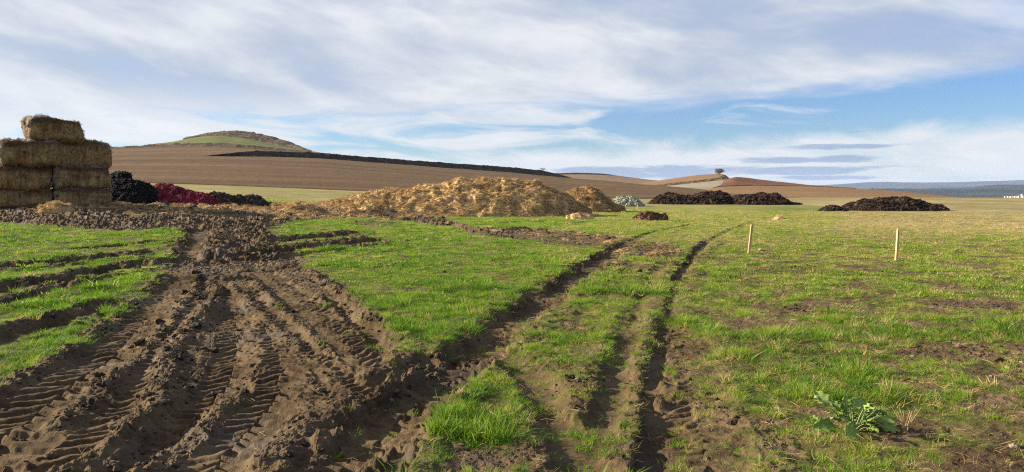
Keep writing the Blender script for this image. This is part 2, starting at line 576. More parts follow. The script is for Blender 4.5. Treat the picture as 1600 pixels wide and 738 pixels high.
def smooth_line(P, n=6):
    P = np.asarray(P); out = []
    Q = np.vstack([2 * P[0] - P[1], P, 2 * P[-1] - P[-2]])
    for i in range(1, len(Q) - 2):
        p0, p1, p2, p3 = Q[i - 1], Q[i], Q[i + 1], Q[i + 2]
        for t in np.arange(n) / n:
            out.append(0.5 * (2 * p1 + (p2 - p0) * t + (2 * p0 - 5 * p1 + 4 * p2 - p3) * t * t + (3 * p1 - p0 - 3 * p2 + p3) * t ** 3))
    out.append(P[-1])
    return np.array(out)


def line_ds(X, Y, P):
    """signed lateral distance, length along, distance to the ends"""
    best = np.full(X.shape, 1e9); S = np.zeros(X.shape); sg = np.zeros(X.shape)
    acc = 0.0
    for i in range(len(P) - 1):
        a, b = P[i], P[i + 1]
        e = b - a
        L = math.hypot(*e)
        if L < 1e-6:
            continue
        t = np.clip(((X - a[0]) * e[0] + (Y - a[1]) * e[1]) / (L * L), 0, 1)
        dx_, dy_ = X - a[0] - t * e[0], Y - a[1] - t * e[1]
        d = np.sqrt(dx_ * dx_ + dy_ * dy_)
        k = d < best
        best = np.where(k, d, best)
        S = np.where(k, acc + t * L, S)
        sg = np.where(k, np.sign(e[0] * dy_ - e[1] * dx_), sg)
        acc += L
    return best, sg, S, acc


# polar sheet: fine ahead of the camera, coarse elsewhere
th_f = np.linspace(-0.68, 0.68, 860)
th_s = np.linspace(0.68, 1.25, 90)[1:]
th_b = np.linspace(1.25, 2 * math.pi - 1.25, 60)[1:-1]
TH = np.concatenate([-th_s[::-1], th_f, th_s, th_b])
rr = [0.35]
while rr[-1] < 16000:
    r = rr[-1]
    k = 0.05 if r < 3.2 else (0.0030 if r < 8.5 else 0.0044 if r < 28 else (0.009 if r < 70 else (0.02 if r < 260 else 0.12)))
    rr.append(r * (1 + k))
RR = np.array(rr)
TT, RG = np.meshgrid(TH, RR)
GX = RG * np.sin(TT); GY = RG * np.cos(TT)
GZ = z0(GX, GY)
near = RG < 75
nx_, ny_ = GX[near], GY[near]
wx = nx_ + 0.34 * fbm(nx_ * 1.6, ny_ * 1.6, 3, 4, 0.6) + 0.05 * pnoise(nx_ * 9, ny_ * 9, 31)
wy = ny_ + 0.34 * fbm(nx_ * 1.6, ny_ * 1.6, 8, 4, 0.6) + 0.05 * pnoise(nx_ * 9, ny_ * 9, 37)
mud = np.zeros_like(nx_)
churn = np.zeros_like(nx_)
for kpoly, poly in enumerate(MUD_POLYS):
    s = poly_sdf(wx, wy, W(poly))
    soft = 0.12 + 0.012 * np.hypot(nx_, ny_)
    full = (1.0, 0.62, 0.85)[kpoly]
    mud = np.maximum(mud, full * sm(s, -soft, soft))
    churn = np.maximum(churn, sm(s, 0, 0.6) * (1.0, 0.55, 0.6)[kpoly])
dist = np.hypot(nx_, ny_)
rut = np.zeros_like(nx_); berm = np.zeros_like(nx_); lug = np.zeros_like(nx_); press = np.zeros_like(nx_)
edge_n = fbm(nx_ * 3.3, ny_ * 3.3, 21, 3)
lump = fbm(nx_ * 5.0, ny_ * 5.0, 44, 4, 0.55)
for pts, hw, dep, bm, lg, mf, pitch in TRACKS:
    P = smooth_line(W(pts), 5)
    lo = P.min(0) - 1.6; hi = P.max(0) + 1.6
    sel = np.where((nx_ > lo[0]) & (nx_ < hi[0]) & (ny_ > lo[1]) & (ny_ < hi[1]))[0]
    if len(sel) == 0:
        continue
    x, y = nx_[sel], ny_[sel]
    far_w = 1 + 0.010 * np.maximum(dist[sel] - 6, 0)
    d, sg, S, L = line_ds(x + 0.05 * edge_n[sel], y + 0.05 * np.roll(edge_n[sel], 7), P)
    d = np.maximum(d + (edge_n[sel] * (0.16 + 0.012 * np.minimum(dist[sel], 16)) * hw / 0.25 + lump[sel] * 0.06) * (0.3 if lg > 0.025 else 1.0), 0) / far_w
    endf = sm(S, 0.0, 0.35) * sm(L - S, 0.0, 0.5)
    var = np.clip(0.78 + 0.75 * fbm(S * 0.8, S * 0 + hw * 50 + dep * 77, 5, 3), 0.25, 1.2)
    inside = 1 - sm(d, hw * 0.72, hw * 1.12)
    rut[sel] = np.minimum(rut[sel], -dep * inside * endf * var)
    bw = 0.08 + 0.26 * hw
    bprof = np.exp(-((d - hw * 1.12 - bw) / bw) ** 2) * endf
    berm[sel] = np.maximum(berm[sel], bprof * bm * np.clip(0.75 + 0.7 * lump[sel], 0.1, 1.4))
    press[sel] = np.maximum(press[sel], inside * endf)
    if lg:
        ph = (S + 0.62 * d * np.where(sg > 0, 1.0, 1.0) + np.where(sg > 0, 0.5 * pitch, 0)) / pitch
        ph = ph + 0.16 * lump[sel] + 0.5 * fbm(S * 0.7, S * 0 + 3.3, 58, 2)
        tri = np.abs((ph % 1.0) - 0.5) * 2
        lug[sel] = np.where(inside * endf > 0.3, np.maximum(lug[sel], 1.5 * lg * sm(tri, 0.25 + 0.2 * edge_n[sel], 0.78) * inside * np.clip(0.75 + 0.9 * fbm(S * 1.7 + hw * 31, d * 3.0, 57, 3) + 0.3 * lump[sel], 0.4, 1.25)), lug[sel])
    mud[sel] = np.maximum(mud[sel], endf * (1 - sm(d, hw * mf * 0.85, hw * mf * 1.12)) * (0.95 if dep > 0.07 else 0.6))
ridge = np.zeros_like(nx_)
for pts, hh, ww in RIDGES:
    P = smooth_line(W(pts), 5)
    lo = P.min(0) - 0.8; hi = P.max(0) + 0.8
    sel = np.where((nx_ > lo[0]) & (nx_ < hi[0]) & (ny_ > lo[1]) & (ny_ < hi[1]))[0]
    d, sg, S, L = line_ds(nx_[sel] + 0.10 * edge_n[sel], ny_[sel] + 0.10 * lump[sel], P)
    endf = sm(S, 0.0, 0.4) * sm(L - S, 0.0, 0.4)
    hv = np.clip(0.85 + 0.7 * fbm(S * 1.1, S * 0 + hh * 70, 33, 3), 0.3, 1.4)
    ridge[sel] = np.maximum(ridge[sel], endf * hv * hh * (1 - sm(d, 0, ww * 1.7)) * (1 + 0.35 * lump[sel]))
bare = np.zeros_like(nx_)
for px, py, hx, hy, st in PATCHES:
    c = ground_at(px, py)
    ax = abs(ground_at(px + hx, py)[0] - c[0])
    ay = 0.5 * abs(ground_at(px, py - hy)[1] - ground_at(px, py + hy)[1])
    q = np.sqrt(((wx - c[0]) / ax) ** 2 + ((wy - c[1]) / ay) ** 2) + 0.55 * fbm(nx_ * 2.6, ny_ * 2.6, 61, 4)
    bare = np.maximum(bare, st * (1 - sm(q, 0.55, 1.15)))
tx_ = nx_ / np.maximum(ny_, 0.3)
patchy = fbm(nx_ * 1.3, ny_ * 1.3, 71, 5, 0.6)
right = sm(tx_, 0.05, 0.30)
sparse = np.clip(sm(patchy, -0.14, 0.30) * (0.30 + 0.75 * right), 0, 1) * (1 - 0.5 * sm(ny_, 14, 30))
mud = np.maximum(mud, bare)
grass = np.clip((1 - mud) * (1 - 0.9 * sparse), 0, 1)
# sods left standing between the tracks
sod_n = fbm(nx_ * 2.3, ny_ * 2.3, 91, 4)
grass = np.maximum(grass, 0.85 * sm(sod_n, -0.08, 0.22) * (1 - 0.8 * press) * (mud > 0.2) * (sm(tx_, -0.06, 0.04)) * (dist < 10))
grass = np.maximum(grass, 0.5 * sm(sod_n, 0.22, 0.40) * (1 - press) * (mud > 0.2) * (tx_ > -0.35) * (tx_ < -0.05) * (dist < 14))
# relief
big_churn = fbm(nx_ * 1.5, ny_ * 1.5, 12, 5, 0.58)
clodn = fbm(nx_ * 4.2, ny_ * 4.2, 15, 4, 0.6, ridged=True)
micro = fbm(nx_ * 11.0, ny_ * 11.0, 18, 4, 0.62)
crumb = fbm(nx_ * 7.0, ny_ * 7.0, 27, 4, 0.62, ridged=True)
farmud = sm(ny_, 11, 22) * (tx_ < 0.0)
calm = 1 - 0.85 * press
relief = mud * churn * calm * (big_churn * (0.022 + 0.20 * farmud) + (clodn - 0.25) * (0.016 + 0.10 * farmud)) + mud * (micro * 0.016 + (crumb - 0.3) * 0.018 * calm) * (0.12 + 0.88 * calm)
relief += mud * (1 - churn) * calm * (clodn - 0.2) * 0.025
relief += sparse * (1 - mud) * (crumb - 0.3) * 0.02
relief += grass * (0.05 * fbm(nx_ * 1.1, ny_ * 1.1, 51, 4) + 0.032 * fbm(nx_ * 4, ny_ * 4, 55, 3))
relief += (1 - mud) * 0.03
berm_n = berm * (1 - press) * (1 + 0.20 * (crumb - 0.3))
_g2 = np.zeros(GX.shape); _g2[near] = rut
for _ax, _n in ((1, 4), (0, 2)):
    _k = np.exp(-0.5 * (np.arange(-_n * 2, _n * 2 + 1) / _n) ** 2); _k /= _k.sum()
    _g2 = sum(np.roll(_g2, i - _n * 2, axis=_ax) * c for i, c in enumerate(_k))
_bl = (1 - sm(dist, 9, 14)) * (lug <= 0)
rut = rut * (1 - _bl) + _g2[near] * _bl
rk = np.clip(ridge / 0.05, 0, 1)
press = press * (1 - 0.8 * rk)
dz_ = rut + berm_n + lug * (1 - 0.8 * rk) + relief + ridge + rk * mud * ((crumb - 0.3) * 0.022 + micro * 0.012)
fade = 1 - sm(dist, 55, 74)
GZ[near] += dz_ * fade
f_grass = np.ones_like(GX); f_grass[near] = grass * fade + (1 - fade)
f_mud = np.zeros_like(GX); f_mud[near] = mud * fade
f_damp = np.zeros_like(GX); f_damp[near] = sm(fbm(nx_ * 0.8, ny_ * 0.8, 77, 4), 0.05, 0.4) * mud
f_press = np.zeros_like(GX); f_press[near] = press
f_ridge = np.zeros_like(GX); f_ridge[near] = rk
GT = np.where(GY > 0.3, GX / np.maximum(GY, 0.3), np.sign(GX) * 9)
f_dry = np.clip(sm(GT, -0.02, 0.12) * sm(GY, 11, 19) * 0.34 + sm(GT, 0.36, 0.52) * sm(GY, 20, 32) * 0.50 + sm(GT, 0.40, 0.5) * sm(GY, 28, 40) * 0.5 + sm(GT, 0.0, 0.1) * sm(GY, 66, 90) * 0.8
                + sm(-GT, -0.08, 0.12) * sm(GY, 52, 66) * 0.75 + 0.5 * fbm(GX * 0.35, GY * 0.22, 81, 4) * sm(GY, 9, 16), 0, 1)
f_far = sm(GY, 16, 34)
# scattered straw near the heaps
f_straw = np.zeros_like(GX)
for poly, st in (([(200, 324), (330, 322), (430, 322), (520, 328), (620, 331), (700, 336), (640, 345), (560, 343), (450, 345), (380, 333), (300, 336), (225, 342)], .62),
                 ([(20, 322), (120, 319), (230, 321), (225, 330), (120, 330), (30, 331)], .55),
                 ([(540, 330), (910, 328), (925, 337), (700, 340)], .75),
                 ([(760, 362), (900, 362), (1060, 388), (1040, 405), (900, 380)], .22)):
    sel = (GY > 12) & (GY < 75)
    s = poly_sdf(GX[sel], GY[sel], W(poly))
    v = f_straw[sel]
    f_straw[sel] = np.maximum(v, st * sm(s, -1.0, 1.0) * (0.45 + 0.9 * (0.5 + fbm(GX[sel] * 0.9, GY[sel] * 0.9, 88, 4))))
f_straw = np.clip(f_straw, 0, 1)

# build the sheet, closed under the camera
nr, nc = GX.shape
P = np.stack([GX, GY, GZ], -1)
ground = grid_obj('ground', P, M_ground, wrap=True, smooth=False)
_sm = np.zeros(GX.shape, bool); _sm[near] = press > 0.25
ground.data.polygons.foreach_set('use_smooth', (_sm[:-1] | _sm[1:]).reshape(-1))
tag(ground, 'field of grass and rutted mud with deep tractor tracks', 'ground', kind='structure')
for nm, v in (('grass', f_grass), ('dry', f_dry), ('straw', f_straw), ('far', f_far), ('damp', f_damp)):
    fattr(ground, nm, v)

LR = np.log(RR)
NFRONT = len(th_s) * 2 + len(th_f)
THS = TH[:NFRONT]


def sample(field, X, Y):
    """bilinear lookup in the polar sheet (front part)"""
    th = np.arctan2(X, Y); r = np.hypot(X, Y)
    fi = np.interp(th, THS, np.arange(NFRONT)); fj = np.interp(r, RR, np.arange(nr))
    i = np.clip(fi.astype(int), 0, NFRONT - 2); j = np.clip(fj.astype(int), 0, nr - 2)
    u = fi - i; v = fj - j
    return (field[j, i] * (1 - u) + field[j, i + 1] * u) * (1 - v) + (field[j + 1, i] * (1 - u) + field[j + 1, i + 1] * u) * v


def gz(x, y):
    return float(sample(GZ, np.array([x]), np.array([y]))[0])


# ------------------------------------------------------------------ far country
def curve_y(pts, x):
    xs = [p[0] for p in pts]
    return [np.interp(x, xs, [p[k] for p in pts]) for k in range(1, len(pts[0]))]


def smooth1(v, n):
    if n < 2:
        return v
    k = np.ones(n) / n
    return np.convolve(np.pad(v, (n // 2, n - 1 - n // 2), 'edge'), k, 'valid')


def sheet(name, x0, x1, bottom, top, mat, label, rows=14, step=2.0, bulge=0.0, rough=0.0, rscale=0.1, back=True, smo=9, jag=0.0, sink=2.0, kind='structure', cat=None, bshape=1.0, hf=0.0):
    """a piece of land between two lines; each line is (px, py, distance)"""
    xs = np.arange(x0, x1 + step, step)
    yb, Yb = [smooth1(v, smo) for v in curve_y(bottom, xs)]
    yt, Yt = [smooth1(v, smo) for v in curve_y(top, xs)]
    B = np.array([at(x, a, b) for x, a, b in zip(xs, yb, Yb)])
    T = np.array([at(x, a, b) for x, a, b in zip(xs, yt, Yt)])
    R = []
    S0 = B.copy(); S0[:, 2] -= sink; S0[:, 1] -= sink * 0.3
    R.append(S0)
    for s in np.linspace(0, 1, rows):
        Q = B * (1 - s) + T * s
        Q[:, 2] += bulge * 4 * s * (1 - s)
        k = 1 if 0 < s else 0.3
        if rough:
            Q[:, 2] += k * rough * fbm(Q[:, 0] * rscale, Q[:, 1] * rscale, 7, 4, 0.55)
        if hf:
            Q[:, 2] += k * hf * fbm(Q[:, 0] * rscale * 6, Q[:, 1] * rscale * 6, 19, 3, 0.6)
        if jag and s == 1:
            Q[:, 2] += jag * np.abs(fbm(Q[:, 0] * 0.4, Q[:, 1] * 0.4, 9, 4, 0.65))
        R.append(Q)
    if back:
        E = R[-1].copy(); D = E[:, :2] / np.linalg.norm(E[:, :2], axis=1)[:, None]
        E[:, :2] += D * (8 + 0.03 * Yt[:, None]); E[:, 2] -= 2 + 0.01 * Yt
        R.append(E)
        E2 = E.copy(); E2[:, :2] += D * 40; E2[:, 2] -= 12
        R.append(E2)
    o = grid_obj(name, np.array(R), mat)
    return tag(o, label, cat, None, kind)


def field_mat(name, stops, line_scale, rot, line_amt=0.45, blotch=0.02, bump=0.5):
    """ploughed land: furrow lines run along one direction"""
    m, t, b = material(name, 1.0, 0.05)
    p = geo_pos(t)
    q = t.mapv(p, (1, 1, 1), (0, 0, rot))
    lines = t.noise(t.mapv(q, (0.004, line_scale, 0.0)), 1.0, 8, 0.72)
    blot = t.noise(t.mapv(q, (0.35, 1.6, 1)), blotch, 6, 0.6)
    fine = t.noise(p, 0.9, 5, 0.7)
    k = t.add(t.add(t.mul(lines, line_amt), t.mul(blot, 0.8 - line_amt)), t.mul(fine, 0.2))
    t.put(b.inputs['Base Color'], t.ramp(k, stops))
    t.put(b.inputs['Normal'], t.bump(t.add(lines, fine), bump, 0.5))
    return m


M_plough = field_mat('ploughed_soil', [(0.36, (0.060, 0.038, 0.020)), (0.49, (0.105, 0.069, 0.038)), (0.62, (0.155, 0.106, 0.062))], 0.075, math.radians(-8), 0.5)
M_plough_far = field_mat('pale_ploughed_soil', [(0.36, (0.137, 0.094, 0.058)), (0.62, (0.216, 0.155, 0.097))], 0.08, 0.1, 0.4)
M_tan = field_mat('tan_soil', [(0.36, (0.144, 0.088, 0.045)), (0.62, (0.223, 0.144, 0.076))], 0.10, 0.05, 0.4)
M_redsoil = field_mat('red_soil', [(0.36, (0.109, 0.054, 0.032)), (0.62, (0.161, 0.086, 0.050))], 0.10, 0.2, 0.4)
M_greystrip = field_mat('grey_stubble', [(0.36, (0.187, 0.158, 0.119)), (0.62, (0.274, 0.238, 0.180))], 0.2, 0.9, 0.5)
M_meadow = mat_noise('hill_meadow', [(0.32, (0.068, 0.084, 0.022)), (0.6, (0.120, 0.132, 0.036))], 0.06, 6, 0.4, 0.4)
M_scrub = mat_noise('scrub', [(0.34, (0.035, 0.028, 0.018)), (0.5, (0.085, 0.064, 0.040)), (0.66, (0.20, 0.155, 0.095))], 0.30, 8, 1.0, 1.2, bscale=0.7)
M_bank = mat_noise('bank_scrub', [(0.34, (0.026, 0.018, 0.012)), (0.5, (0.052, 0.036, 0.022)), (0.68, (0.105, 0.072, 0.042))], 0.35, 8, 1.0, 1.0, bscale=0.8)
M_farland = mat_noise('far_woodland', [(0.38, (0.010, 0.014, 0.014)), (0.54, (0.024, 0.028, 0.026)), (0.64, (0.065, 0.060, 0.050)), (0.74, (0.20, 0.17, 0.13))], 0.0030, 9, 0.7, 60, stretch=(0.6, 0.35, 2.0), bscale=0.006)
M_mount = mat_noise('far_mountain', [(0.36, (0.030, 0.036, 0.042)), (0.66, (0.075, 0.078, 0.075))], 0.0010, 7, 0.5, 100, bscale=0.003)

FOOT = [(-400, 283, 117), (0, 283.5, 117), (172, 284.5, 117), (272, 287, 117), (400, 291.5, 117), (575, 299, 117), (700, 304, 117), (930, 309.5, 117), (1005, 310.5, 117),
        (1100, 311, 125), (1180, 311.3, 135), (1250, 311.5, 150)]
PTOP = [(-400, 251, 315), (0, 247, 322), (172, 245.5, 326), (317, 244.6, 330), (400, 244.5, 346), (500, 247.5, 370), (650, 259, 410), (800, 270, 450), (892, 278.6, 480),
        (960, 284, 440), (1005, 288.5, 400), (1060, 292.5, 360), (1100, 297, 320), (1145, 304, 260), (1200, 309.5, 200), (1250, 311.3, 160)]
sheet('ploughed_hillside', -400, 1250, FOOT, PTOP, M_plough, 'long brown ploughed slope behind the heaps', rows=40, bulge=0.5, rough=0.35, rscale=0.03, hf=0.12, sink=4, smo=15, back=False)
STOP = [(300, 245, 331), (317, 244.2, 331.5), (345, 241.5, 334), (372, 238.5, 341), (400, 235.8, 351), (450, 237.2, 362), (500, 239.4, 375), (650, 251.2, 416), (800, 261.6, 457), (847, 266.5, 472),
        (875, 273, 481), (893, 278.2, 483)]
SBOT = [(p[0], p[1] + 0.5, p[2] - 0.5) for p in PTOP]
sheet('terrace_bank', 302, 892, SBOT, STOP, M_bank, 'dark scrubby bank running along the crest of the ploughed slope', rows=12, rough=0.5, rscale=0.25, hf=0.12, jag=0.35, smo=5, sink=0.5)
WTOP = [(-400, 243, 425), (0, 237, 428), (172, 232.6, 430), (275, 228.6, 432), (340, 228.8, 434), (400, 232.6, 438), (430, 235.4, 440), (487, 238.6, 442), (520, 241, 442)]
WBOT = [(p[0], p[1] + 0.4, p[2] + 2) for p in PTOP]
WBOT2 = [(x, float(np.interp(x, [p[0] for p in STOP], [p[1] for p in STOP])) + 0.2 if x > 317 else float(np.interp(x, [p[0] for p in WBOT], [p[1] for p in WBOT])),
          float(np.interp(x, [p[0] for p in STOP], [p[2] for p in STOP])) + 1 if x > 317 else float(np.interp(x, [p[0] for p in WBOT], [p[2] for p in WBOT]))) for x in range(-400, 520, 20)]
sheet('upper_ploughed_field', -400, 515, WBOT2, WTOP, M_plough, 'upper ploughed field below the green hill', rows=14, rough=0.2, rscale=0.03, hf=0.1, sink=1.5)
KTOP = [(-400, 240, 432), (0, 234, 434), (172, 230.2, 434), (215, 228, 436), (275, 224.2, 438), (340, 224.4, 440), (400, 228.6, 444), (440, 232.8, 446), (487, 237.4, 447), (512, 240, 447)]
sheet('grass_bank', -400, 510, WTOP, KTOP, M_scrub, 'rough brown grass bank between the ploughed field and the green hill', rows=8, rough=0.6, rscale=0.2, hf=0.3, jag=0.9, smo=5, sink=0.5)
MTOP = [(230, 227, 470), (262, 223.4, 490), (294, 216.6, 510), (318, 213.4, 520), (340, 212, 524), (380, 215.6, 526), (420, 224.5, 520), (455, 232, 500), (487, 237.2, 470)]
sheet('hill_meadow', 232, 486, KTOP, MTOP, M_meadow, 'green meadow on the flank of the round hill', rows=12, bulge=0.4, rough=0.3, rscale=0.05, smo=7, sink=0.5)
CTOP = [(284, 219, 522), (294, 215.2, 530), (320, 209.6, 550), (345, 205.8, 560), (362, 204.6, 564), (386, 206.2, 566), (410, 210.2, 566), (432, 215.4, 562), (450, 221, 552), (466, 227.4, 535), (480, 234.6, 510), (490, 239, 490)]
MT2 = [(p[0], p[1] + 0.4, p[2] + 1) for p in MTOP]
sheet('hill_crest', 286, 488, MT2, CTOP, M_scrub, 'scrubby brown crest of the round hill', rows=18, bulge=0.8, rough=1.1, rscale=0.12, hf=0.5, jag=1.2, smo=3, sink=0.5)
sheet('far_pale_field', 830, 1075, [(830, 290, 640), (1075, 292, 640)], [(830, 274.5, 860), (866, 271, 880), (900, 270.4, 880), (930, 271, 880), (952, 272.8, 870), (985, 277, 850), (1020, 281.4, 820), (1075, 287, 780)],
      M_plough_far, 'pale far field left of the mound with the tree', rows=12, rough=0.5, rscale=0.01, hf=0.3, sink=8)
sheet('far_field_hedge', 862, 958, [(860, 272.6, 850), (900, 272.2, 850), (930, 272.8, 850), (958, 274, 850)], [(860, 271.2, 852), (900, 270.2, 852), (926, 270.8, 852), (946, 272, 852), (958, 273.8, 852)], M_bank,
      'thin dark hedge line on the far pale field', rows=4, jag=0.9, smo=3, sink=0.5)
# the mound with the single tree
UT = [(930, 292, 470), (1000, 287.4, 475), (1040, 280.6, 480), (1085, 274.2, 480), (1110, 272.4, 478), (1131, 272, 476)]
UB = [(930, 294, 425), (1000, 291.6, 425), (1024, 289.6, 425), (1060, 285.8, 425), (1100, 281.2, 425), (1131, 277.4, 425)]
sheet('mound_field', 932, 1130, UB, UT, M_tan, 'tan field on top of the mound under the single tree', rows=10, rough=0.15, rscale=0.05, sink=1)
LB = [(1000, 293.8, 415), (1024, 291.6, 415), (1060, 288.6, 415), (1100, 284.6, 415), (1126, 281.6, 415), (1140, 281, 415)]
UB2 = [(1000, 291.8, 424), (1024, 289.4, 424), (1060, 285.6, 424), (1100, 281, 424), (1124, 278, 424), (1130, 272.2, 440), (1135, 274.5, 440), (1140, 280, 430)]
sheet('mound_bank', 1004, 1140, LB, UB2, M_scrub, 'rough bank along the edge of the mound field', rows=8, rough=0.7, rscale=0.3, hf=0.4, jag=0.6, smo=3, sink=0.5)
sheet('grey_stubble_strip', 1020, 1140, [(1020, 300, 320), (1090, 300, 320), (1140, 300, 330)], [(1020, 292.2, 414), (1060, 288.8, 414), (1100, 284.8, 414), (1126, 281.8, 414), (1140, 281.2, 414)], M_greystrip,
      'pale grey stubble strip below the mound bank', rows=8, rough=0.1, sink=3)
RT = [(1090, 296, 400), (1112, 290, 405), (1126, 284, 410), (1138, 279.4, 412), (1148, 276.4, 414), (1160, 277.1, 420), (1200, 282.2, 430), (1257, 288.5, 440), (1300, 291.4, 440), (1340, 294, 440)]
RB = [(1090, 299, 330), (1112, 294, 350), (1126, 291.4, 360), (1180, 290.2, 375), (1257, 290.8, 385), (1300, 292.6, 390), (1340, 295, 390)]
sheet('red_ploughed_field', 1114, 1338, RB, RT, M_redsoil, 'reddish brown ploughed field right of the single tree', rows=10, rough=0.15, sink=1, smo=5)
TT_ = [(1075, 299, 320), (1100, 296.4, 335), (1126, 291.8, 355), (1180, 290.6, 370), (1257, 291.2, 380), (1300, 292.8, 385), (1362, 296.6, 385), (1430, 302.6, 340), (1470, 307, 280), (1505, 310.2, 230)]
sheet('tan_ploughed_field', 1078, 1500, [(1075, 313, 150), (1500, 313, 180)], TT_, M_tan, 'tan ploughed field behind the black heaps on the right', rows=20, rough=0.2, rscale=0.03, hf=0.08, sink=3)
sheet('far_tan_ridge', 1300, 1530, [(1300, 297, 420), (1362, 299, 420), (1430, 305, 390), (1530, 314, 300)], [(1300, 292.6, 520), (1362, 295.8, 520), (1400, 298.2, 500), (1450, 303.2, 450), (1500, 308.4, 390), (1530, 311.5, 340)], M_tan,
      'low tan ridge falling away towards the valley', rows=8, rough=0.2, sink=3)
sheet('valley_hills', 1240, 2600, [(1240, 318, 3000), (2600, 318, 3000)], [(1240, 297.5, 5200), (1381, 294.6, 5200), (1450, 294, 5200), (1508, 293.4, 5200), (1530, 291, 5200), (1560, 289.4, 5200), (1600, 287.6, 5200), (1700, 286, 5200), (2600, 288, 5200)],
      M_farland, 'dark wooded hills across the valley on the right', rows=24, step=3, rough=14, rscale=0.0012, hf=3, sink=20, bulge=-6)
sheet('mountain_range', 900, 3000, [(900, 312, 9000), (3000, 312, 9000)], [(900, 300, 12000), (1200, 293, 12000), (1315, 288.4, 12000), (1350, 285.2, 12000), (1381, 284.2, 12000), (1430, 285.2, 12000), (1500, 284.6, 12000), (1560, 283, 12000), (1600, 281.6, 12000), (1800, 281, 12000), (3000, 286, 12000)],
      M_mount, 'faint blue mountain range on the horizon', rows=10, step=4, rough=10, rscale=0.0008, sink=40)

# ------------------------------------------------------------------ scatter with geometry nodes
def proto_collection(name, meshes):
    c = bpy.data.collections.new(name)
    for i, (v, f, m) in enumerate(meshes):
        me = bpy.data.meshes.new('%s_%02d' % (name, i))
        me.from_pydata(v, [], f)
        me.materials.append(m)
        o = bpy.data.objects.new('%s_%02d' % (name, i), me)
        c.objects.link(o)
    return c


def scatter(name, pts, scale, rot, idx, tint, coll, parent=None, loc=(0, 0, 0)):
    """one object that carries instances on the given points"""
    me = bpy.data.meshes.new(name)
    me.vertices.add(len(pts))
    me.vertices.foreach_set('co', np.asarray(pts, dtype=np.float32).reshape(-1))
    me.update()
    o = bpy.data.objects.new(name, me)
    o.location = loc
    link(o, parent)
    for nm, tp, v in (('sc', 'FLOAT_VECTOR', scale), ('ro', 'FLOAT_VECTOR', rot), ('ix', 'INT', idx), ('tint', 'FLOAT', tint)):
        a = me.attributes.new(nm, tp, 'POINT')
        v = np.asarray(v, dtype=np.int32 if tp == 'INT' else np.float32).reshape(-1)
        a.data.foreach_set('vector' if tp == 'FLOAT_VECTOR' else 'value', v)
    g = bpy.data.node_groups.new(name + '_nodes', 'GeometryNodeTree')
    g.interface.new_socket('Geometry', in_out='INPUT', socket_type='NodeSocketGeometry')
    g.interface.new_socket('Geometry', in_out='OUTPUT', socket_type='NodeSocketGeometry')
    N = g.nodes
    i_, o_ = N.new('NodeGroupInput'), N.new('NodeGroupOutput')
    ci = N.new('GeometryNodeCollectionInfo')
    ci.inputs['Collection'].default_value = coll
    ci.inputs['Separate Children'].default_value = True
    ci.inputs['Reset Children'].default_value = True
    ip = N.new('GeometryNodeInstanceOnPoints')
    ip.inputs['Pick Instance'].default_value = True

    def na(nm, tp):
        n = N.new('GeometryNodeInputNamedAttribute')
        n.data_type = tp
        n.inputs[0].default_value = nm
        return n.outputs[0]
    L = g.links
    L.new(i_.outputs[0], ip.inputs['Points'])
    L.new(ci.outputs[0], ip.inputs['Instance'])
    L.new(na('ix', 'INT'), ip.inputs['Instance Index'])
    e2r = N.new('FunctionNodeEulerToRotation')
    L.new(na('ro', 'FLOAT_VECTOR'), e2r.inputs[0])
    L.new(e2r.outputs[0], ip.inputs['Rotation'])
    L.new(na('sc', 'FLOAT_VECTOR'), ip.inputs['Scale'])
    L.new(ip.outputs[0], o_.inputs[0])
    md = o.modifiers.new('scatter', 'NODES')
    md.node_group = g
    return o


def tuft(n, rad, h0, h1, wid, lean, mat, rnd, segs=2):
    v, f = [], []
    for _ in range(n):
        a = rnd.uniform(0, 2 * math.pi); r = rad * math.sqrt(rnd.random())
        bx, by = r * math.cos(a), r * math.sin(a)
        h = rnd.uniform(h0, h1)
        la = a + rnd.uniform(-1.2, 1.2)
        le = h * rnd.uniform(0.1, lean)
        fa = rnd.uniform(0, math.pi)
        wx_, wy_ = math.cos(fa) * wid * rnd.uniform(0.7, 1.2), math.sin(fa) * wid
        b0 = len(v)
        for k in range(segs):
            t = k / segs
            ox, oy = math.cos(la) * le * t * t, math.sin(la) * le * t * t
            z = h * (t - 0.25 * t * t * min(le / h, 1.5)) - 0.01
            s = 1 - 0.45 * t
            v.append((bx + ox - wx_ * s, by + oy - wy_ * s, z))
            v.append((bx + ox + wx_ * s, by + oy + wy_ * s, z))
        v.append((bx + math.cos(la) * le, by + math.sin(la) * le, h * (1 - 0.25 * min(le / h, 1.5))))
        for k in range(segs - 1):
            c = b0 + 2 * k
            f.append((c, c + 1, c + 3, c + 2))
        c = b0 + 2 * (segs - 1)
        f.append((c, c + 1, c + 2))
    return v, f, mat


rnd = random.Random(5)
grass_protos = [tuft(26, 0.055, 0.035, 0.085, 0.0022, 0.9, M_grass, rnd, 3) for _ in range(4)] + \
               [tuft(20, 0.05, 0.06, 0.13, 0.0024, 1.1, M_grass, rnd, 3) for _ in range(3)] + \
               [tuft(16, 0.08, 0.03, 0.09, 0.0020, 1.8, M_grass, rnd, 3) for _ in range(3)] + \
               [tuft(30, 0.16, 0.05, 0.11, 0.0065, 1.0, M_grass, rnd, 2) for _ in range(4)]
C_grass = proto_collection('grass_tuft', grass_protos)


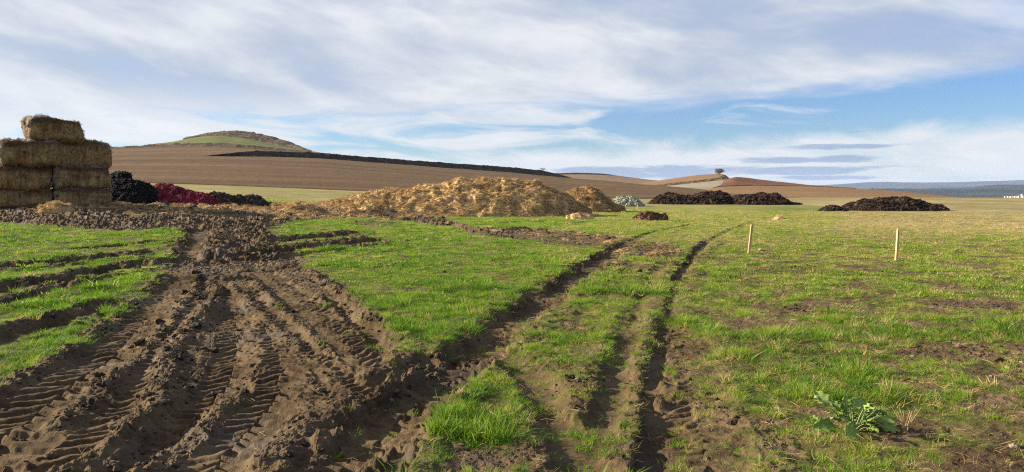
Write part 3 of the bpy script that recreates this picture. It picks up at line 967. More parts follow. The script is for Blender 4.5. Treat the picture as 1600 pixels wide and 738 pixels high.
def candidates(rho, r0, r1, tmax=0.86):
    """random points over the front sector, rho = points per m2 as a function of distance"""
    out = []
    edges = np.exp(np.linspace(math.log(r0), math.log(r1), 40))
    for a, b in zip(edges[:-1], edges[1:]):
        area = tmax * (b * b - a * a)
        n = int(area * rho(0.5 * (a + b)))
        r = np.sqrt(RNG.uniform(a * a, b * b, n)); th = RNG.uniform(-tmax, tmax, n)
        out.append(np.stack([r * np.sin(th), r * np.cos(th)], -1))
    return np.concatenate(out)


def build_grass():
    c = candidates(lambda r: min(620.0, 620.0 * (9.0 / r) ** 1.75) if r > 9 else 620.0, 2.4, 62)
    X, Y = c[:, 0], c[:, 1]
    g = sample(f_grass, X, Y); dry = sample(f_dry, X, Y); st = sample(f_straw, X, Y)
    g = np.clip(g + 0.55 * fbm(X * 5.0, Y * 5.0, 141, 3) * (g < 0.97) * (g > 0.03), 0, 1)
    clump = fbm(X * 2.2, Y * 2.2, 101, 4, 0.6)
    lush = fbm(X * 0.55, Y * 0.55, 111, 4)
    keep = RNG.random(len(X)) < np.clip(g * (0.72 + 1.25 * clump), 0.0, 1) * (g > 0.12) * (1 - 0.9 * np.minimum(st * 1.3, 1))
    X, Y, g, dry, clump, lush = [v[keep] for v in (X, Y, g, dry, clump, lush)]
    n = len(X)
    r = np.hypot(X, Y)
    Z = sample(GZ, X, Y)
    far = RNG.random(n) < sm(r, 9, 17)
    ix = np.where(far, RNG.integers(10, 14, n), np.where(RNG.random(n) < np.clip(0.25 + 1.2 * lush, 0.05, 0.8), RNG.integers(4, 7, n), np.where(RNG.random(n) < 0.7, RNG.integers(0, 4, n), RNG.integers(7, 10, n))))
    s = RNG.uniform(0.55, 1.15, n) * (0.62 + 0.40 * np.clip(g, 0, 1)) * (1 + 1.0 * np.clip(lush, -0.4, 0.5))
    s *= 1 + 0.9 * (RNG.random(n) < 0.06) * (dry > 0.45) + 0.7 * (RNG.random(n) < 0.05) * (clump > 0)
    s *= np.where(far, 0.75 + 0.25 * sm(r, 12, 40), 1.0) * (1 - 0.35 * sm(dry, 0.3, 0.7) * (r > 14))
    hz = s * RNG.uniform(0.5, 1.0, n) * np.where(far, 0.66, 0.85) * np.clip(0.85 + 1.5 * clump, 0.4, 1.9)
    tint = 0.30 + 0.18 * RNG.standard_normal(n) * 0.8 + 0.45 * clump - 0.30 * lush + 0.55 * (dry - 0.1) * (dry > 0.1)
    tint = np.where(RNG.random(n) < 0.08 + 0.30 * dry + 0.12 * sm(X / Y, 0.0, 0.3) - 0.05, RNG.uniform(0.7, 1.0, n), tint)
    tint += 0.10 * sm(r, 20, 45)
    dead = RNG.random(n) < (0.09 + 0.22 * sm(X / Y, -0.05, 0.3)) * np.clip(1 - 1.6 * clump, 0.2, 1.6)
    tint = np.where(dead, RNG.uniform(0.68, 0.98, n), tint)
    ix = np.where(dead & ~far, RNG.integers(7, 10, n), ix)
    hz = np.where(dead, hz * 0.6, hz)
    rot = np.stack([RNG.normal(0, 0.12, n), RNG.normal(0, 0.12, n), RNG.uniform(0, 6.28, n)], -1)
    o = scatter('grass', np.stack([X, Y, Z], -1), np.stack([s, s, hz], -1), rot, ix, np.clip(tint, 0, 1), C_grass)
    tag(o, 'short bright green grass growing between the tracks', 'grass', kind='stuff')
    return n


N_GRASS = build_grass()


def clod_mesh(seed, mat, n=7, m=10):
    v, f = [], []
    r_ = np.random.default_rng(seed)
    ph = r_.uniform(0, 6.28, (4, 2)); sc = r_.uniform(0.7, 1.2, 3)
    v.append((0, 0, -1.0 * sc[2]))
    for i in range(1, n):
        a = math.pi * i / n
        for j in range(m):
            b = 2 * math.pi * j / m
            k = 1 + 0.22 * math.sin(2 * a + ph[0, 0]) * math.cos(2 * b + ph[0, 1]) + 0.18 * math.sin(3 * b + ph[1, 0] + 2 * a) + 0.10 * math.cos(5 * b + ph[2, 0] - 3 * a) + r_.uniform(-0.13, 0.13)
            v.append((k * sc[0] * math.sin(a) * math.cos(b), k * sc[1] * math.sin(a) * math.sin(b), -k * sc[2] * 0.75 * math.cos(a)))
    v.append((0, 0, 0.75 * sc[2]))
    for j in range(m):
        f.append((0, 1 + (j + 1) % m, 1 + j))
        for i in range(n - 2):
            a = 1 + i * m + j; b = 1 + i * m + (j + 1) % m
            f.append((a, b, b + m, a + m))
        e = 1 + (n - 2) * m
        f.append((e + j, e + (j + 1) % m, len(v) - 1))
    return v, f, mat


C_clod = proto_collection('clod', [clod_mesh(i, M_clod) for i in range(6)])
C_muck = proto_collection('muck_clod', [clod_mesh(20 + i, M_muckclod, 5, 7) for i in range(5)])
C_red = proto_collection('pomace_clump', [clod_mesh(30 + i, M_redclod, 5, 7) for i in range(4)])
C_grey = proto_collection('rubble_clump', [clod_mesh(40 + i, M_greyclod, 5, 7) for i in range(4)])


def straw_tuft(n, rad, length, wid, mat, rnd):
    v, f = [], []
    for _ in range(n):
        a = rnd.uniform(0, 6.28); r = rad * math.sqrt(rnd.random())
        c = Vector((r * math.cos(a), r * math.sin(a), rnd.uniform(0, rad * 0.5)))
        b = rnd.uniform(0, 6.28)
        d = Vector((math.cos(b), math.sin(b), rnd.uniform(-0.25, 0.55))).normalized() * length * rnd.uniform(0.4, 1.0) * 0.5
        s = d.cross(Vector((0, 0, 1))).normalized() * wid
        up = Vector((0, 0, wid))
        k = len(v)
        bend = Vector((rnd.uniform(-.1, .1), rnd.uniform(-.1, .1), rnd.uniform(0, .2))) * length * 0.5
        for q, o in ((-1, 0), (0, 1), (1, 0)):
            p = c + d * q + bend * o
            v += [tuple(p - s), tuple(p + up), tuple(p + s)]
        for i in (0, 3):
            f += [(k + i, k + i + 1, k + i + 4, k + i + 3), (k + i + 1, k + i + 2, k + i + 5, k + i + 4)]
    return v, f, mat


C_straw = proto_collection('straw_tuft', [straw_tuft(4, 0.09, 0.16, 0.0014, M_strawbit, rnd) for _ in range(4)] + [straw_tuft(26, 0.30, 0.6, 0.010, M_strawbit, rnd) for _ in range(4)])


def build_clods():
    c = candidates(lambda r: 520.0 if r < 7 else max(520.0 * (7.0 / r) ** 1.7, 5.0), 2.6, 46)
    X, Y = c[:, 0], c[:, 1]
    md = sample(f_mud, X, Y); pr = sample(f_press, X, Y); g = sample(f_grass, X, Y)
    k = fbm(X * 1.4, Y * 1.4, 131, 4)
    keep = RNG.random(len(X)) < np.clip(md, 0, 1) * np.clip(0.30 + 1.7 * k + 0.5 * sample(f_ridge, X, Y), 0.03, 1) * (1 - 0.88 * pr) * (1 - 0.6 * g)
    X, Y = X[keep], Y[keep]
    n = len(X)
    r = np.hypot(X, Y)
    s = np.minimum(RNG.lognormal(math.log(0.0085), 0.62, n), 0.05) * (1 + 0.055 * np.maximum(r - 6, 0))
    Z = sample(GZ, X, Y) + s * 0.15
    o = scatter('soil_clods', np.stack([X, Y, Z], -1), np.stack([s, s * RNG.uniform(0.7, 1.2, n), s * RNG.uniform(0.6, 1.0, n)], -1),
                np.stack([RNG.uniform(-.6, .6, n), RNG.uniform(-.6, .6, n), RNG.uniform(0, 6.28, n)], -1), RNG.integers(0, 6, n), np.clip(RNG.normal(0.45, 0.22, n), 0, 1), C_clod)
    tag(o, 'crumbled lumps of brown soil thrown up along the ruts', 'soil', kind='stuff')


build_clods()


def build_scattered_straw():
    c = candidates(lambda r: 70.0 if r < 8 else max(70.0 * (8 / r) ** 2, 7.0), 2.6, 62)
    X, Y = c[:, 0], c[:, 1]
    st = sample(f_straw, X, Y); md = sample(f_mud, X, Y); dry = sample(f_dry, X, Y); pr = sample(f_press, X, Y)
    t_ = X / Y
    keep = RNG.random(len(X)) < np.clip(st * 1.3 * (st > 0.08) + (Y < 13.5) * (np.hypot(X, Y) < 14) * (0.05 + 0.45 * sm(t_, -0.12, 0.0)) * (Y < 14) * (1 - 0.6 * pr) + 0.10 * dry * (Y < 14), 0, 1)
    X, Y, st = X[keep], Y[keep], st[keep]
    n = len(X); r = np.hypot(X, Y)
    Z = sample(GZ, X, Y)
    big = (st > 0.08) & (r > 14)
    s = RNG.uniform(0.5, 1.1, n) * np.where(big, 0.6, 0.8)
    rot = np.stack([RNG.normal(0, .25, n), RNG.normal(0, .25, n), RNG.uniform(0, 6.28, n)], -1)
    o = scatter('scattered_straw', np.stack([X, Y, Z + 0.005], -1), np.stack([s, s, s * 0.8], -1), rot, np.where(big, RNG.integers(4, 8, n), RNG.integers(0, 4, n)),
                np.clip(RNG.normal(0.38, 0.25, n), 0, 1), C_straw)
    tag(o, 'loose straw and dead stalks strewn over the ground', 'straw', kind='stuff')


build_scattered_straw()

# ------------------------------------------------------------------ heaps
M_strawheap = mat_noise('straw_manure', [(0.24, (0.22, 0.13, 0.052)), (0.40, (0.42, 0.275, 0.118)), (0.55, (0.55, 0.385, 0.18)), (0.72, (0.66, 0.49, 0.26))], 1.1, 8, 1.0, 0.10, bscale=5)
M_browny = mat_noise('brown_manure', [(0.34, (0.045, 0.022, 0.013)), (0.5, (0.12, 0.062, 0.036)), (0.68, (0.24, 0.135, 0.075))], 2.5, 7, 1.0, 0.08, bscale=8)
M_muck = mat_noise('black_manure', [(0.32, (0.005, 0.004, 0.003)), (0.5, (0.013, 0.008, 0.006)), (0.68, (0.045, 0.024, 0.014))], 1.6, 8, 1.0, 0.10, bscale=6)
M_black = mat_noise('black_compost', [(0.34, (0.004, 0.004, 0.004)), (0.66, (0.012, 0.010, 0.009))], 1.6, 7, 1.0, 0.06, bscale=6)
M_red = mat_noise('grape_pomace', [(0.34, (0.055, 0.006, 0.010)), (0.5, (0.150, 0.013, 0.022)), (0.68, (0.27, 0.036, 0.046))], 3.0, 7, 0.9, 0.05, bscale=10)
M_greyheap = mat_noise('pale_grey_green_fill', [(0.34, (0.13, 0.14, 0.10)), (0.5, (0.26, 0.27, 0.20)), (0.68, (0.42, 0.43, 0.33))], 2.2, 7, 1.0, 0.08, bscale=7)
M_dirt = mat_noise('dark_soil_mound', [(0.34, (0.030, 0.022, 0.017)), (0.5, (0.070, 0.050, 0.036)), (0.68, (0.15, 0.11, 0.075))], 2.0, 7, 1.0, 0.08, bscale=7)


def heap(name, prof, base_py, Yc, depth, mat, label, cat, seed, lumps=0.2, lscale=1.2, cover=None, cover_n=0, cover_s=(0.1, 0.2), group=None, nu=150, nv=64, power=1.5, part='clods', front_bias=0.0, tint=(0.5, 0.22)):
    """a loose heap: prof = (px, top py) along its ridge at distance Yc"""
    xs = np.array([at(p[0], p[1], Yc) for p in prof])
    x0_, x1_ = xs[0, 0], xs[-1, 0]
    gx = np.linspace(x0_, x1_, nu)
    cx = 0.5 * (x0_ + x1_)
    ridge = smooth1(np.interp(gx, xs[:, 0], xs[:, 2]), max(3, nu // 40))
    gbase = sample(GZ, gx, np.full(nu, Yc))
    H = np.maximum(ridge - gbase, 0.02)
    Hm = H.max()
    u = (gx - cx) / (0.5 * (x1_ - x0_))
    half = 0.5 * depth * np.maximum(np.sqrt(np.clip(1 - np.abs(u) ** 2.6, 0, 1)), 0.06)
    v = np.linspace(-1, 1, nv)
    UX = np.repeat(gx[None, :], nv, 0)
    off = np.outer(v, half)
    UY = Yc + off + front_bias * depth * np.outer(1 - v ** 2, np.ones(nu)) * 0
    shape = np.clip(1 - np.abs(v) ** power, 0, 1)[:, None]
    UZ = H[None, :] * shape
    n_ = fbm(UX * lscale + seed, UY * lscale, seed, 5, 0.58)
    n2_ = fbm(UX * lscale * 3.1, UY * lscale * 3.1 + seed, seed + 5, 4, 0.6, ridged=True)
    amp = np.minimum(UZ / (0.35 * Hm), 1.0)
    UZ = UZ + lumps * amp * (n_ * 1.1 + (n2_ - 0.35) * 0.45)
    UX2 = UX + lumps * 0.6 * fbm(UX * lscale * 1.7, UY * lscale * 1.7, seed + 9, 3)
    UY2 = UY + lumps * 0.9 * fbm(UX * lscale * 1.7, UY * lscale * 1.7, seed + 13, 3)
    gl = sample(GZ, UX2, UY2)
    zz = np.maximum(UZ, 0.0) + gl
    zz[0] -= 0.15; zz[-1] -= 0.15; zz[:, 0] -= 0.15; zz[:, -1] -= 0.15
    c0 = np.array([cx, Yc, gz(cx, Yc)])
    Pm = np.stack([UX2, UY2, zz], -1) - c0
    o = grid_obj(name, Pm, mat, loc=tuple(c0), smooth=True)
    tag(o, label, cat, group)
    if cover is not None and cover_n:
        k = RNG.integers(1, nv - 1, cover_n); j = RNG.integers(1, nu - 1, cover_n)
        f1 = RNG.random(cover_n)[:, None]; f2 = RNG.random(cover_n)[:, None]
        p = Pm[k, j] * (1 - f1) + Pm[k - 1, j] * f1
        p = p + (Pm[k, j - 1] - Pm[k, j]) * f2
        s = RNG.uniform(cover_s[0], cover_s[1], cover_n)
        nm = len(cover.objects)
        lo = 4 if cover is C_straw else 0
        sc = scatter(part, p, np.stack([s, s, s * 0.8], -1), np.stack([RNG.normal(0, .5, cover_n), RNG.normal(0, .5, cover_n), RNG.uniform(0, 6.28, cover_n)], -1),
                     RNG.integers(lo, nm, cover_n), np.clip(RNG.normal(tint[0], tint[1], cover_n), 0, 1), cover, parent=o)
        sc['kind'] = 'stuff'
    return o


heap('straw_manure_heap', [(425, 331), (455, 327), (490, 321), (520, 314), (545, 308), (575, 302), (610, 297), (640, 295), (675, 291), (700, 286), (716, 280), (735, 280.5), (760, 282.5), (785, 284), (815, 283), (840, 286), (858, 292), (875, 300), (892, 308), (905, 318), (925, 330)],
     332, 47.5, 8.5, M_strawheap, 'long golden heap of strawy manure, the largest in the field', 'heap', 3, 0.36, 0.75, C_straw, 20000, (0.12, 0.40), nu=320, nv=120, power=1.35, part='loose_straw', tint=(0.56, 0.17))
heap('straw_manure_heap', [(868, 324), (885, 304), (897, 299), (912, 295), (922, 293.5), (935, 299), (945, 310), (958, 320), (975, 326)],
     328, 56.0, 5.0, M_strawheap, 'smaller golden strawy heap just behind the right end of the large one', 'heap', 5, 0.24, 0.8, C_straw, 1800, (0.35, 0.65), nu=110, nv=60, part='loose_straw', tint=(0.42, 0.24))
heap('straw_clump', [(532, 336), (548, 326), (570, 321), (590, 321), (604, 325), (618, 332)], 334, 37.5, 2.2, M_strawheap,
     'dark low strawy clump in front of the left end of the large golden heap', 'heap', 8, 0.16, 1.2, C_straw, 300, (0.25, 0.5), nu=70, nv=40, part='loose_straw', tint=(0.25, 0.2))
heap('straw_clump', [(424, 337), (436, 326), (455, 320), (475, 319), (492, 324), (515, 333)], 335, 36.0, 2.6, M_strawheap,
     'golden strawy clump at the left tip of the large golden heap', 'heap', 9, 0.18, 1.2, C_straw, 420, (0.25, 0.5), nu=70, nv=40, part='loose_straw', tint=(0.55, 0.22))
heap('straw_clump', [(884, 337.5), (894, 334.5), (905, 332.5), (914, 333.5), (928, 337.5)], 334, 41.0, 0.9, M_strawheap,
     'small strawy clump at the foot of the right end of the large golden heap', 'heap', 10, 0.08, 2.0, C_straw, 110, (0.12, 0.28), nu=40, nv=24, part='loose_straw', tint=(0.3, 0.2))
heap('grey_fill_heap', [(951, 322), (958, 314), (966, 309), (978, 307.5), (988, 308.5), (996, 314), (1006, 321)], 322, 72.0, 3.0, M_greyheap,
     'pale grey green rubble heap right of the strawy heaps', 'heap', 12, 0.16, 1.2, C_grey, 500, (0.07, 0.20), nu=70, nv=40)
heap('brown_manure_clump', [(990, 342), (1000, 334), (1010, 330.5), (1022, 332), (1032, 335), (1040, 333), (1044, 342)], 343, 40.0, 1.2, M_browny,
     'low reddish brown manure clump lying in the grass in front of the black heaps', 'heap', 14, 0.09, 2.2, C_muck, 200, (0.03, 0.09), nu=60, nv=36, tint=(0.95, 0.2))
heap('black_manure_heap', [(1014, 321), (1026, 309), (1040, 304.5), (1048, 303), (1062, 306.5), (1075, 308), (1090, 305), (1105, 302), (1122, 301), (1132, 303), (1140, 310), (1148, 320)],
     322, 82.0, 6.5, M_muck, 'left black manure heap under the hill with the single tree', 'heap', 16, 0.36, 0.75, C_muck, 3600, (0.05, 0.22), nu=150, nv=60)
heap('black_manure_heap', [(1134, 321), (1142, 311), (1155, 307.5), (1170, 305), (1186, 303.5), (1205, 305), (1214, 305.5), (1224, 312), (1234, 318), (1248, 322)],
     322, 81.0, 6.0, M_muck, 'middle black manure heap touching the right end of another black heap', 'heap', 18, 0.34, 0.75, C_muck, 3200, (0.05, 0.22), nu=150, nv=60)
heap('black_manure_heap', [(1312, 330), (1325, 323), (1340, 316), (1355, 313), (1375, 312.5), (1395, 310), (1402, 309), (1420, 312), (1440, 317), (1455, 320), (1468, 323), (1476, 327)],
     331, 60.5, 4.8, M_muck, 'rightmost long black manure heap standing alone on pale stubble', 'heap', 20, 0.28, 0.9, C_muck, 3800, (0.04, 0.18), nu=170, nv=60)
heap('black_manure_clump', [(1280, 333), (1290, 325), (1300, 321.5), (1310, 322.5), (1322, 331)], 332, 58.0, 1.9, M_muck,
     'small black manure clump at the left end of the rightmost black heap', 'heap', 22, 0.14, 1.6, C_muck, 320, (0.05, 0.16), nu=50, nv=36)
heap('straw_clump', [(1206, 344), (1211, 339), (1217, 337.5), (1224, 340), (1229, 344)], 344, 41.5, 0.6, M_strawheap,
     'tiny tuft of pale straw on the grass right of the middle', 'straw', 24, 0.05, 3.0, C_straw, 60, (0.12, 0.26), nu=30, nv=20, part='loose_straw', tint=(0.75, 0.2))
# beside the bales
heap('black_compost_heap', [(160, 318), (172, 283), (190, 282), (205, 282), (220, 285), (236, 289), (250, 302), (262, 318)], 318, 35.6, 4.5, M_black,
     'black compost heap in the shade right of the bale stack', 'heap', 26, 0.14, 1.0, C_muck, 1800, (0.015, 0.06), nu=100, nv=50, tint=(0.12, 0.12))
heap('grape_pomace_heap', [(222, 319), (232, 298), (240, 290), (250, 287), (264, 287.5), (272, 291), (285, 296), (300, 299), (315, 302), (328, 306), (338, 311), (350, 319)], 320, 36.5, 3.6, M_red,
     'dark crimson heap of grape pomace beside the black compost', 'heap', 28, 0.12, 1.2, C_red, 5000, (0.012, 0.042), nu=130, nv=60, tint=(0.5, 0.3))
for pr, lb, sd_ in (([(318, 318), (328, 304), (338, 300.5), (350, 304), (362, 306), (374, 316)], 'dark soil mound right behind the tip of the crimson heap', 31),
                    ([(352, 318), (362, 306), (372, 305), (382, 309), (392, 318)], 'middle small dark soil mound right of the crimson heap', 32),
                    ([(376, 318), (386, 305), (396, 303.5), (404, 306), (412, 313), (422, 320)], 'dark rough soil mound farthest right of the crimson heap', 33)):
    heap('soil_mound', pr, 318, 38.0 + (sd_ - 31) * 0.4, 1.8, M_dirt, lb, 'mound', sd_, 0.16, 1.6, C_clod, 400, (0.02, 0.07), nu=50, nv=36, tint=(0.12, 0.12))
heap('straw_clump', [(62, 326), (76, 319), (88, 316.5), (98, 319), (112, 326)], 324, 27.5, 0.8, M_strawheap,
     'pale golden loose straw lying at the foot of the bale stack', 'straw', 36, 0.06, 2.5, C_straw, 160, (0.15, 0.4), nu=40, nv=26, part='loose_straw', tint=(0.8, 0.15))

# ------------------------------------------------------------------ the bale stack
def bale_material():
    m, t, b = material('weathered_straw', 0.95, 0.1)
    p = obj_pos(t)
    st = t.noise(t.mapv(p, (9.0, 9.0, 0.9)), 1.0, 6, 0.6)
    bl = t.noise(p, 1.3, 6, 0.6)
    fi = t.noise(t.mapv(p, (40.0, 40.0, 9.0)), 1.0, 3, 0.6)
    oi = t.n.new('ShaderNodeObjectInfo').outputs['Random']
    k = t.add(t.add(t.mul(st, 0.35), t.mul(bl, 0.40)), t.mul(fi, 0.25))
    c = t.ramp(k, [(0.36, (0.085, 0.048, 0.022)), (0.46, (0.20, 0.122, 0.052)), (0.55, (0.36, 0.235, 0.100)), (0.66, (0.52, 0.37, 0.17))])
    wet = t.attr('wet').outputs['Fac']
    c = t.mix(t.step(t.add(wet, t.mul(t.sub(bl, 0.5), 1.1)), 0.25, 0.75, 0.0, 0.88), c, (0.075, 0.044, 0.022))
    old_and_lit = t.attr('old_and_lit').outputs['Fac']
    c = t.mix(t.mul(old_and_lit, 0.8), c, t.ramp(fi, [(0.35, (0.19, 0.155, 0.115)), (0.65, (0.40, 0.345, 0.27))]))  # grey for the weathered top and for the painted sunlit end
    t.put(b.inputs['Base Color'], c)
    t.put(b.inputs['Normal'], t.bump(t.add(st, t.mul(fi, 0.7)), 1.0, 0.07))
    return m


M_bale = bale_material()
B_PHI = math.radians(43)


def bale(px, py, Y, L, D, H, label, seed, yaw=0.0, tilt=0.0, slump=0.0, wetlow=0.3, group='straw bales in the stack'):
    """front bottom left corner seen at (px, py); bale runs to the right and away"""
    N = 26
    pts = []
    faces = []
    # rounded box from a cube sphere style grid: six faces with shared borders merged by position
    key = {}

    def vid(p):
        k = (round(p[0], 5), round(p[1], 5), round(p[2], 5))
        if k not in key:
            key[k] = len(pts)
            pts.append(p)
        return key[k]
    nx, ny, nz = 40, 20, 22
    def face(fn, a, b):
        for i in range(a):
            for j in range(b):
                faces.append([vid(fn(i / a, j / b)), vid(fn((i + 1) / a, j / b)), vid(fn((i + 1) / a, (j + 1) / b)), vid(fn(i / a, (j + 1) / b))])
    face(lambda s, t: (s, 0.0, t), nx, nz)
    face(lambda s, t: (1 - s, 1.0, t), nx, nz)
    face(lambda s, t: (0.0, 1 - s, t), ny, nz)
    face(lambda s, t: (1.0, s, t), ny, nz)
    face(lambda s, t: (s, t, 1.0), nx, ny)
    face(lambda s, t: (s, 1 - t, 0.0), nx, ny)
    P = np.array(pts)
    C = (P - 0.5) * np.array([L, D, H])
    hs = np.array([L, D, H]) / 2
    R = 0.21
    inner = np.clip(C, -(hs - R), hs - R)
    dvec = C - inner
    ln = np.linalg.norm(dvec, axis=1)
    ln2 = np.where(ln < 1e-9, 1, ln)
    C = inner + dvec / ln2[:, None] * R * (ln > 0)[:, None] * 1.0
    nrm = C / hs
    nrm = np.sign(nrm) * np.abs(nrm) ** 6
    nrm /= np.linalg.norm(nrm, axis=1)[:, None] + 1e-9
    a = C[:, 0] * 1.0 + seed * 3.7; bb = C[:, 2] + C[:, 1] * 0.8
    dsp = 0.22 * fbm(a * 0.95, bb * 0.95 + seed, seed, 5, 0.6) + 0.07 * fbm(a * 9.0 + C[:, 1] * 9, bb * 1.6, seed + 3, 3) + 0.03 * fbm(a * 8, bb * 8, seed + 4, 3)
    bul = 0.05 * (1 - (C[:, 2] / hs[2]) ** 2)
    C = C + nrm * (dsp + bul)[:, None]
    # sagging ends
    top = sm(C[:, 2], 0, hs[2])
    C[:, 2] -= slump * top * (np.abs(C[:, 0]) / hs[0]) ** 3
    C[:, 2] += 0.10 * fbm(C[:, 0] * 1.2 + seed, C[:, 1] * 1.2, seed + 8, 4, 0.6) * top
    C[:, 2] += hs[2]
    C[:, 0] += L / 2
    C[:, 1] += D / 2
    o = mesh_obj('straw_bale', C.tolist(), faces, M_bale, smooth=True)
    base = at(px, py, Y)
    o.location = base
    o.rotation_euler = (0.02 * math.sin(seed * 5), tilt, B_PHI + yaw + 0.04 * math.sin(seed * 2.3))
    hrel = C[:, 2] / H
    wet = np.clip(sm(hrel, 0.50, 0.92) * 0.75 + wetlow * sm(1 - hrel, 0.6, 0.95) + 0.45 * fbm(a * 0.8, bb * 1.8, seed + 20, 3), 0, 1)
    old_and_lit = np.clip(sm(nrm[:, 2], 0.35, 0.8) + sm(-nrm[:, 0], 0.4, 0.8) * 0.9, 0, 1)  # weathered grey top; left end paled too, sunlight put into the colour
    fattr(o, 'wet', wet); fattr(o, 'old_and_lit', old_and_lit)
    tag(o, label, 'bale', group)
    k = RNG.choice(len(C), 420)
    sc_ = RNG.uniform(0.10, 0.24, len(k))
    q = scatter('loose_straw', C[k], np.stack([sc_, sc_, sc_], -1), np.stack([RNG.uniform(0, 6.28, len(k)), RNG.uniform(0, 6.28, len(k)), RNG.uniform(0, 6.28, len(k))], -1),
                RNG.integers(4, 8, len(k)), np.clip(RNG.normal(0.16, 0.2, len(k)) + 0.2 * (hrel[k] < 0.5), 0, 1), C_straw, parent=o)
    q['kind'] = 'stuff'
    return o


BY = 29.2
mpx = BY / 1164.0
hgt = [(329, 295), (296, 258), (260, 217)]
YR = BY + 1.40
bale(-8, 328, BY, 1.96, 1.1, 33 * mpx + 0.06, 'bottom left bale of the stack, half sunk in mud', 1, 0.0, 0.0, 0.02, 0.7)
bale(87, 328, YR, 2.06, 1.1, 33 * YR / 1164 + 0.06, 'bottom right bale of the stack, half sunk in mud', 2, 0.02, 0.0, 0.02, 0.7)
bale(-8, 296, BY, 1.96, 1.1, 36 * mpx + 0.05, 'third straw bale down on the left of the stack', 3, 0.01, 0.0, 0.03, 0.2)
bale(88, 296, YR, 2.0, 1.1, 36 * YR / 1164 + 0.05, 'third straw bale down on the right of the stack', 4, 0.0, 0.0, 0.03, 0.3)
bale(3, 260, BY + 0.05, 1.95, 1.1, 43.5 * mpx, 'ragged second row bale at the left, under the top bale', 5, -0.02, 0.0, 0.06, 0.5)
bale(86, 260, YR, 2.14, 1.15, 44 * YR / 1164, 'second row bale at the right with a bare slumped top corner', 6, 0.02, 0.0, 0.10, 0.3)
bale(44, 218.5, BY + 0.75, 1.90, 1.1, 38.5 * (BY + .75) / 1164, 'single straw bale on top of the stack', 7, 0.0, 0.03, 0.05, 0.35)
heap('compost_block', [(174, 284), (177, 270), (184, 269), (198, 269.5), (203, 272), (205, 284)], 285, 38.6, 1.6, M_black,
     'squared black lump on top of the black compost heap', 'heap', 41, 0.05, 1.6, C_muck, 80, (0.03, 0.09), nu=40, nv=26, power=4.0, tint=(0.12, 0.12))

# ------------------------------------------------------------------ stakes
M_wood = mat_noise('pale_timber', [(0.35, (0.46, 0.29, 0.15)), (0.65, (0.66, 0.46, 0.27))], 6, 5, 0.4, 0.004, stretch=(3, 3, 0.35), use_obj=True, rough=0.8)


def stake(px, py_base, py_top, lean, label, wid=0.045, group='timber stakes'):
    g = ground_at(px, py_base)
    z = gz(g[0], g[1])
    h = (py_base - py_top) / 1164.0 * g[1]
    v = []; f = []
    hw = wid / 2
    lv = [(-0.25, .55, .55), (-0.02, 1, 1), (0.3 * h, 1, .96), (h - 0.025, .97, 1), (h, .8, .78)]
    for zz, a, b in lv:
        jx = random.uniform(-.002, .002)
        v += [(-hw * a + jx, -hw * b * .7, zz), (hw * a + jx, -hw * b * .7, zz), (hw * a + jx, hw * b * .7, zz), (-hw * a + jx, hw * b * .7, zz)]
    for i in range(len(lv) - 1):
        for j in range(4):
            a = i * 4 + j; b = i * 4 + (j + 1) % 4
            f.append((a, b, b + 4, a + 4))
    e = (len(lv) - 1) * 4
    f.append((e, e + 1, e + 2, e + 3))
    f.append((3, 2, 1, 0))
    o = mesh_obj('timber_stake', v, f, M_wood, loc=(g[0], g[1], z))
    o.rotation_euler = (random.uniform(-.03, .03), lean, random.uniform(0.1, 0.5))
    tag(o, label, 'stake', group)
    return o


stake(1170, 398, 352, 0.10, 'pale timber stake in the grass, with a small white stone beside its foot', 0.056)
stake(1400, 410, 360, 0.06, 'pale timber stake standing alone in the grass on the right', 0.054)
stake(996, 327, 320, 0.02, 'tiny distant stake in front of the pale grey green heap', 0.08)
stake(973, 332, 327, 0.02, 'tiny short stake in front of the smaller golden strawy heap', 0.07)

# ------------------------------------------------------------------ stones
M_stone = mat_noise('pale_stone', [(0.35, (0.17, 0.135, 0.095)), (0.65, (0.30, 0.25, 0.19))], 9, 5, 0.4, 0.01, use_obj=True)


def stone(px, py, size, label, seed, group=None):
    g = ground_at(px, py)
    v, f, _ = clod_mesh(100 + seed, M_stone, 9, 14)
    v = [(a[0] * size, a[1] * size * .8, a[2] * size * .75) for a in v]
    o = mesh_obj('stone', v, f, M_stone, loc=(g[0], g[1], gz(g[0], g[1]) + size * .25), smooth=True)
    o.rotation_euler = (0.2, 0.1, seed * 1.3)
    tag(o, label, 'stone', group)


stone(1188, 393, 0.075, 'small whitish stone beside the foot of a timber stake', 1)
STL = 'small pale stone among grass and bare soil in the right foreground'
for i, (px, py, s) in enumerate([(1378, 555, .028), (1318, 577, .030), (1338, 580, .022), (1500, 545, .030), (1575, 580, .035), (1548, 594, .024), (1583, 708, .030), (1426, 559, .018), (1597, 572, .03)]):
    stone(px, py, s, STL, 2 + i, 'pale stones in the right foreground')
stone(902, 602, .022, 'small pale stone on the bare soil between the middle ruts', 15)
stone(548, 628, .018, 'tiny pale pebble on the rim of the long diagonal rut', 16)

